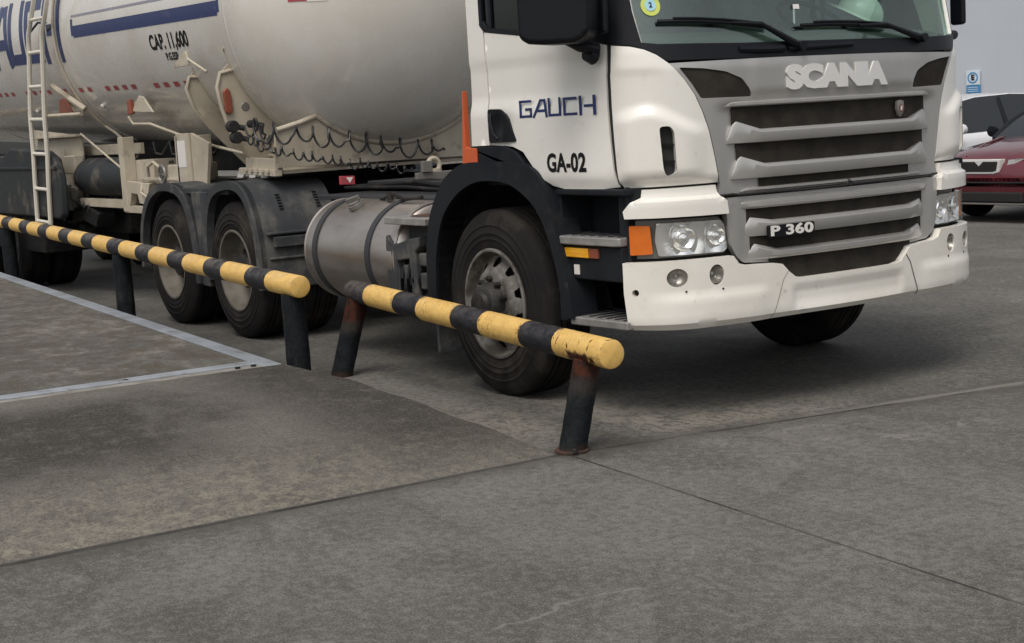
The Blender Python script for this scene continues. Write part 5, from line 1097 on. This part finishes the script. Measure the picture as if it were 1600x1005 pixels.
def car(name, loc, rotz, paint, label, kind):
    root = thing(name, loc, label, 'car', rot=Matrix.Rotation(rotz, 4, 'Z')); CM = WM[root.name]
    def cb(mb, nm, mt, par=root, **k): mb.v = [tuple(CM @ Vector(p)) for p in mb.v]; return mb.build(nm, mt, par, **k)
    L = 4.3; W = .86
    # local: +x forward, origin at the front bumper on the ground; body stations x: (half width, z bottom, z shoulder, z top of bonnet/deck)
    st = [(0.02, .62, .30, .52, .56), (-.03, .74, .22, .60, .66), (-.10, .80, .20, .66, .735), (-.30, .85, .19, .72, .81), (-.75, W, .18, .80, .88), (-1.15, W, .18, .84, .93), (-1.9, W+.01, .18, .87, .93), (-2.9, W+.01, .18, .89, .94), (-3.5, W, .19, .89, .97), (-4.0, .83, .22, .87, 1.0), (-4.22, .78, .28, .82, .93), (-4.28, .70, .34, .74, .80)]
    if kind == 'hatch': st = [(x, a, b, c+.03, d+.05) for x, a, b, c, d in st]
    m = MB(); vs = []; K = 13
    for x, hw, zb, zs, zt in st:
        sec = [(-hw*.86, zb), (-hw*.97, zb+.06), (-hw, zb+.22), (-hw*1.0, zs-.10), (-hw*.97, zs), (-hw*.88, zt-.03), (-hw*.45, zt+.012), (0, zt+.02)]
        sec = sec+[(-y, z) for y, z in sec[:-1][::-1]]; vs += [(x, y, z) for y, z in sec]
    K = 15; n = len(st)
    fs = [(i*K+j, i*K+j+1, (i+1)*K+j+1, (i+1)*K+j) for i in range(n-1) for j in range(K-1)]+[tuple(range(K))[::-1], tuple(range((n-1)*K, n*K))]+[(i*K, i*K+K-1, (i+1)*K+K-1, (i+1)*K)[::-1] for i in range(n-1)]
    body = cb(m.add(vs, fs), 'body', paint, ang=40)
    # greenhouse
    top = 1.38 if kind == 'sedan' else 1.42
    gs = [(-1.18, .74, .92, .92), (-1.45, .71, .93, 1.10), (-1.88, .63, .95, 1.335), (-2.2, .60, .95, top), (-2.9, .60, .95, top+.005), (-3.35, .62, .95, top-.05), (-3.75, .66, .96, 1.19), (-4.02, .70, .98, 1.0)] if kind == 'sedan' else [(-1.05, .76, .95, .95), (-1.40, .71, .96, 1.17), (-1.80, .64, .97, 1.37), (-2.15, .61, .98, top), (-2.9, .61, .99, top+.02), (-3.5, .63, .99, top-.01), (-3.95, .67, 1.0, 1.30), (-4.15, .70, 1.0, 1.05)]
    m = MB(); vs = []
    for x, ht, zb, zt in gs: f = max(0, (zt-zb))/.45; vs += [(x, -W*.93, zb-.03), (x, -(W*.93+(ht-W*.93)*min(1, f)), zt), (x, 0, zt+.02*min(1, f)), (x, (W*.93+(ht-W*.93)*min(1, f)), zt), (x, W*.93, zb-.03)]
    n = len(gs); fs = [(i*5+j, i*5+j+1, (i+1)*5+j+1, (i+1)*5+j) for i in range(n-1) for j in range(4)]
    cb(m.add(vs, fs), 'window_glass', 'carglass', ang=25)
    # roof and pillars as painted strips standing just proud of the glass
    m = MB(); vs = []; rs = [g_ for g_ in gs if g_[0] <= -1.80 and g_[0] >= -3.55]
    for x, ht, zb, zt in rs: vs += [(x, -ht-.008, zt-.035), (x, -ht+.02, zt+.012), (x, 0, zt+.035), (x, ht-.02, zt+.012), (x, ht+.008, zt-.035)]
    n = len(rs); fs = [(i*5+j, i*5+j+1, (i+1)*5+j+1, (i+1)*5+j) for i in range(n-1) for j in range(4)]
    cb(m.add(vs, fs), 'roof', paint, ang=50)
    for sg in (1, -1):
        a0 = gs[0]; a2 = gs[2]
        cb(MB().tube([(a0[0]-.02, sg*W*.92, a0[2]), (gs[1][0], sg*(gs[1][1]+.045), gs[1][3]), (a2[0], sg*(a2[1]+.006), a2[3]-.01)], .028, 6), 'pillar', paint if kind != 'sedan' else 'black')
        xb = -2.62; cb(MB().tube([(xb, sg*W*.935, .96), (xb, sg*.62, top-.02)], .030, 6), 'pillar', 'black')
        z5 = gs[5]; cb(MB().tube([(gs[-1][0]+.1, sg*W*.92, 1.0), (z5[0]-.2, sg*.66, 1.28), (z5[0], sg*(z5[1]+.0), z5[3])], .045, 6), 'pillar', paint)
        mi = cb(MB().lathe([(-.05, .0), (-.045, .05), (0, .075), (.05, .07), (.06, .0)], 14, 'x', (-1.45, sg*.99, 1.0)), 'wing_mirror', paint if kind != 'sedan' else 'black')
        cb(MB().tube([(-1.45, sg*.84, .95), (-1.45, sg*.97, .98)], .02, 6), 'mirror_stalk', 'black', mi)
        for xw in (-.82, -3.42):
            w_ = MB(); w_.lathe([(sg*(.66), .18), (sg*.66, .29), (sg*.68, .31), (sg*.82, .31), (sg*.85, .295), (sg*.855, .20)], 36, 'y', (xw, 0, .31)); wo = cb(w_, 'wheel', 'tyre', ang=40)
            cb(MB().lathe([(sg*.852, .205), (sg*.835, .19), (sg*.84, .06), (sg*.86, .0)], 30, 'y', (xw, 0, .31)), 'wheel_trim', 'rim', wo)
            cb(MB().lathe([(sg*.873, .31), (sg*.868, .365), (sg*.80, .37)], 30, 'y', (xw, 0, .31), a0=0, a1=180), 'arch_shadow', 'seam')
        # lamps
        hl_ = MB(); pts = [(-.045, .34, .60), (-.075, .52, .61), (-.19, .735, .645), (-.205, .735, .745), (-.115, .55, .735), (-.075, .36, .72)]
        hl_.add([(x+.035, sg*y, z) for x, y, z in pts]+[(x-.02, sg*y, z) for x, y, z in pts], [(0, 1, 2, 3, 4, 5)]+[(i, (i+1) % 6, 6+(i+1) % 6, 6+i) for i in range(6)]); cb(hl_, 'headlamp', 'reflector', bevel=.004)
    # bonnet creases, grille with surround and emblem boss, bumper slots, plate
    gr = cb(MB().add([(.030, y, z) for y, z in ((-.30, .73), (.30, .73), (.275, .585), (.20, .565), (-.20, .565), (-.275, .585))]+[(-.06, y, z) for y, z in ((-.30, .73), (.30, .73), (.275, .585), (.20, .565), (-.20, .565), (-.275, .585))], [(0, 1, 2, 3, 4, 5)]+[(i, (i+1) % 6, 6+(i+1) % 6, 6+i) for i in range(6)]), 'grille', 'chrome_letter', bevel=.008)
    cb(MB().add([(.034, y, z) for y, z in ((-.265, .705), (-.06, .705), (0, .655), (.06, .705), (.265, .705), (.245, .605), (.19, .59), (-.19, .59), (-.245, .605))], [tuple(range(9))]), 'grille_opening', 'seam', gr, smooth=False)
    cb(MB().box(-.02, .045, -.60, .60, .24, .36), 'bumper_intake', 'seam', bevel=.02); cb(MB().box(-.05, .05, -.70, .70, .215, .235), 'lower_lip', 'lampgrey', bevel=.006)
    cb(MB().box(-.05, .052, -.74, .74, .46, .475), 'bumper_strip', 'seam', bevel=.004)
    if kind == 'sedan':
        for sg in (1, -1): cb(MB().tube([(-.12, sg*.30, .755), (-.6, sg*.42, .885), (-1.10, sg*.55, .945)], .012, 6), 'bonnet_crease', paint)
    return root
car('parked_car', (-6.15, 8.42, 0), R(-90), 'redcar', 'maroon saloon car with chrome-edged grille, half hidden behind the lorry', 'sedan')
car('parked_car', (-9.5, 9.45, 0), R(-90), 'whitecar', 'white hatchback parked beyond the maroon car, below the parking sign', 'hatch')
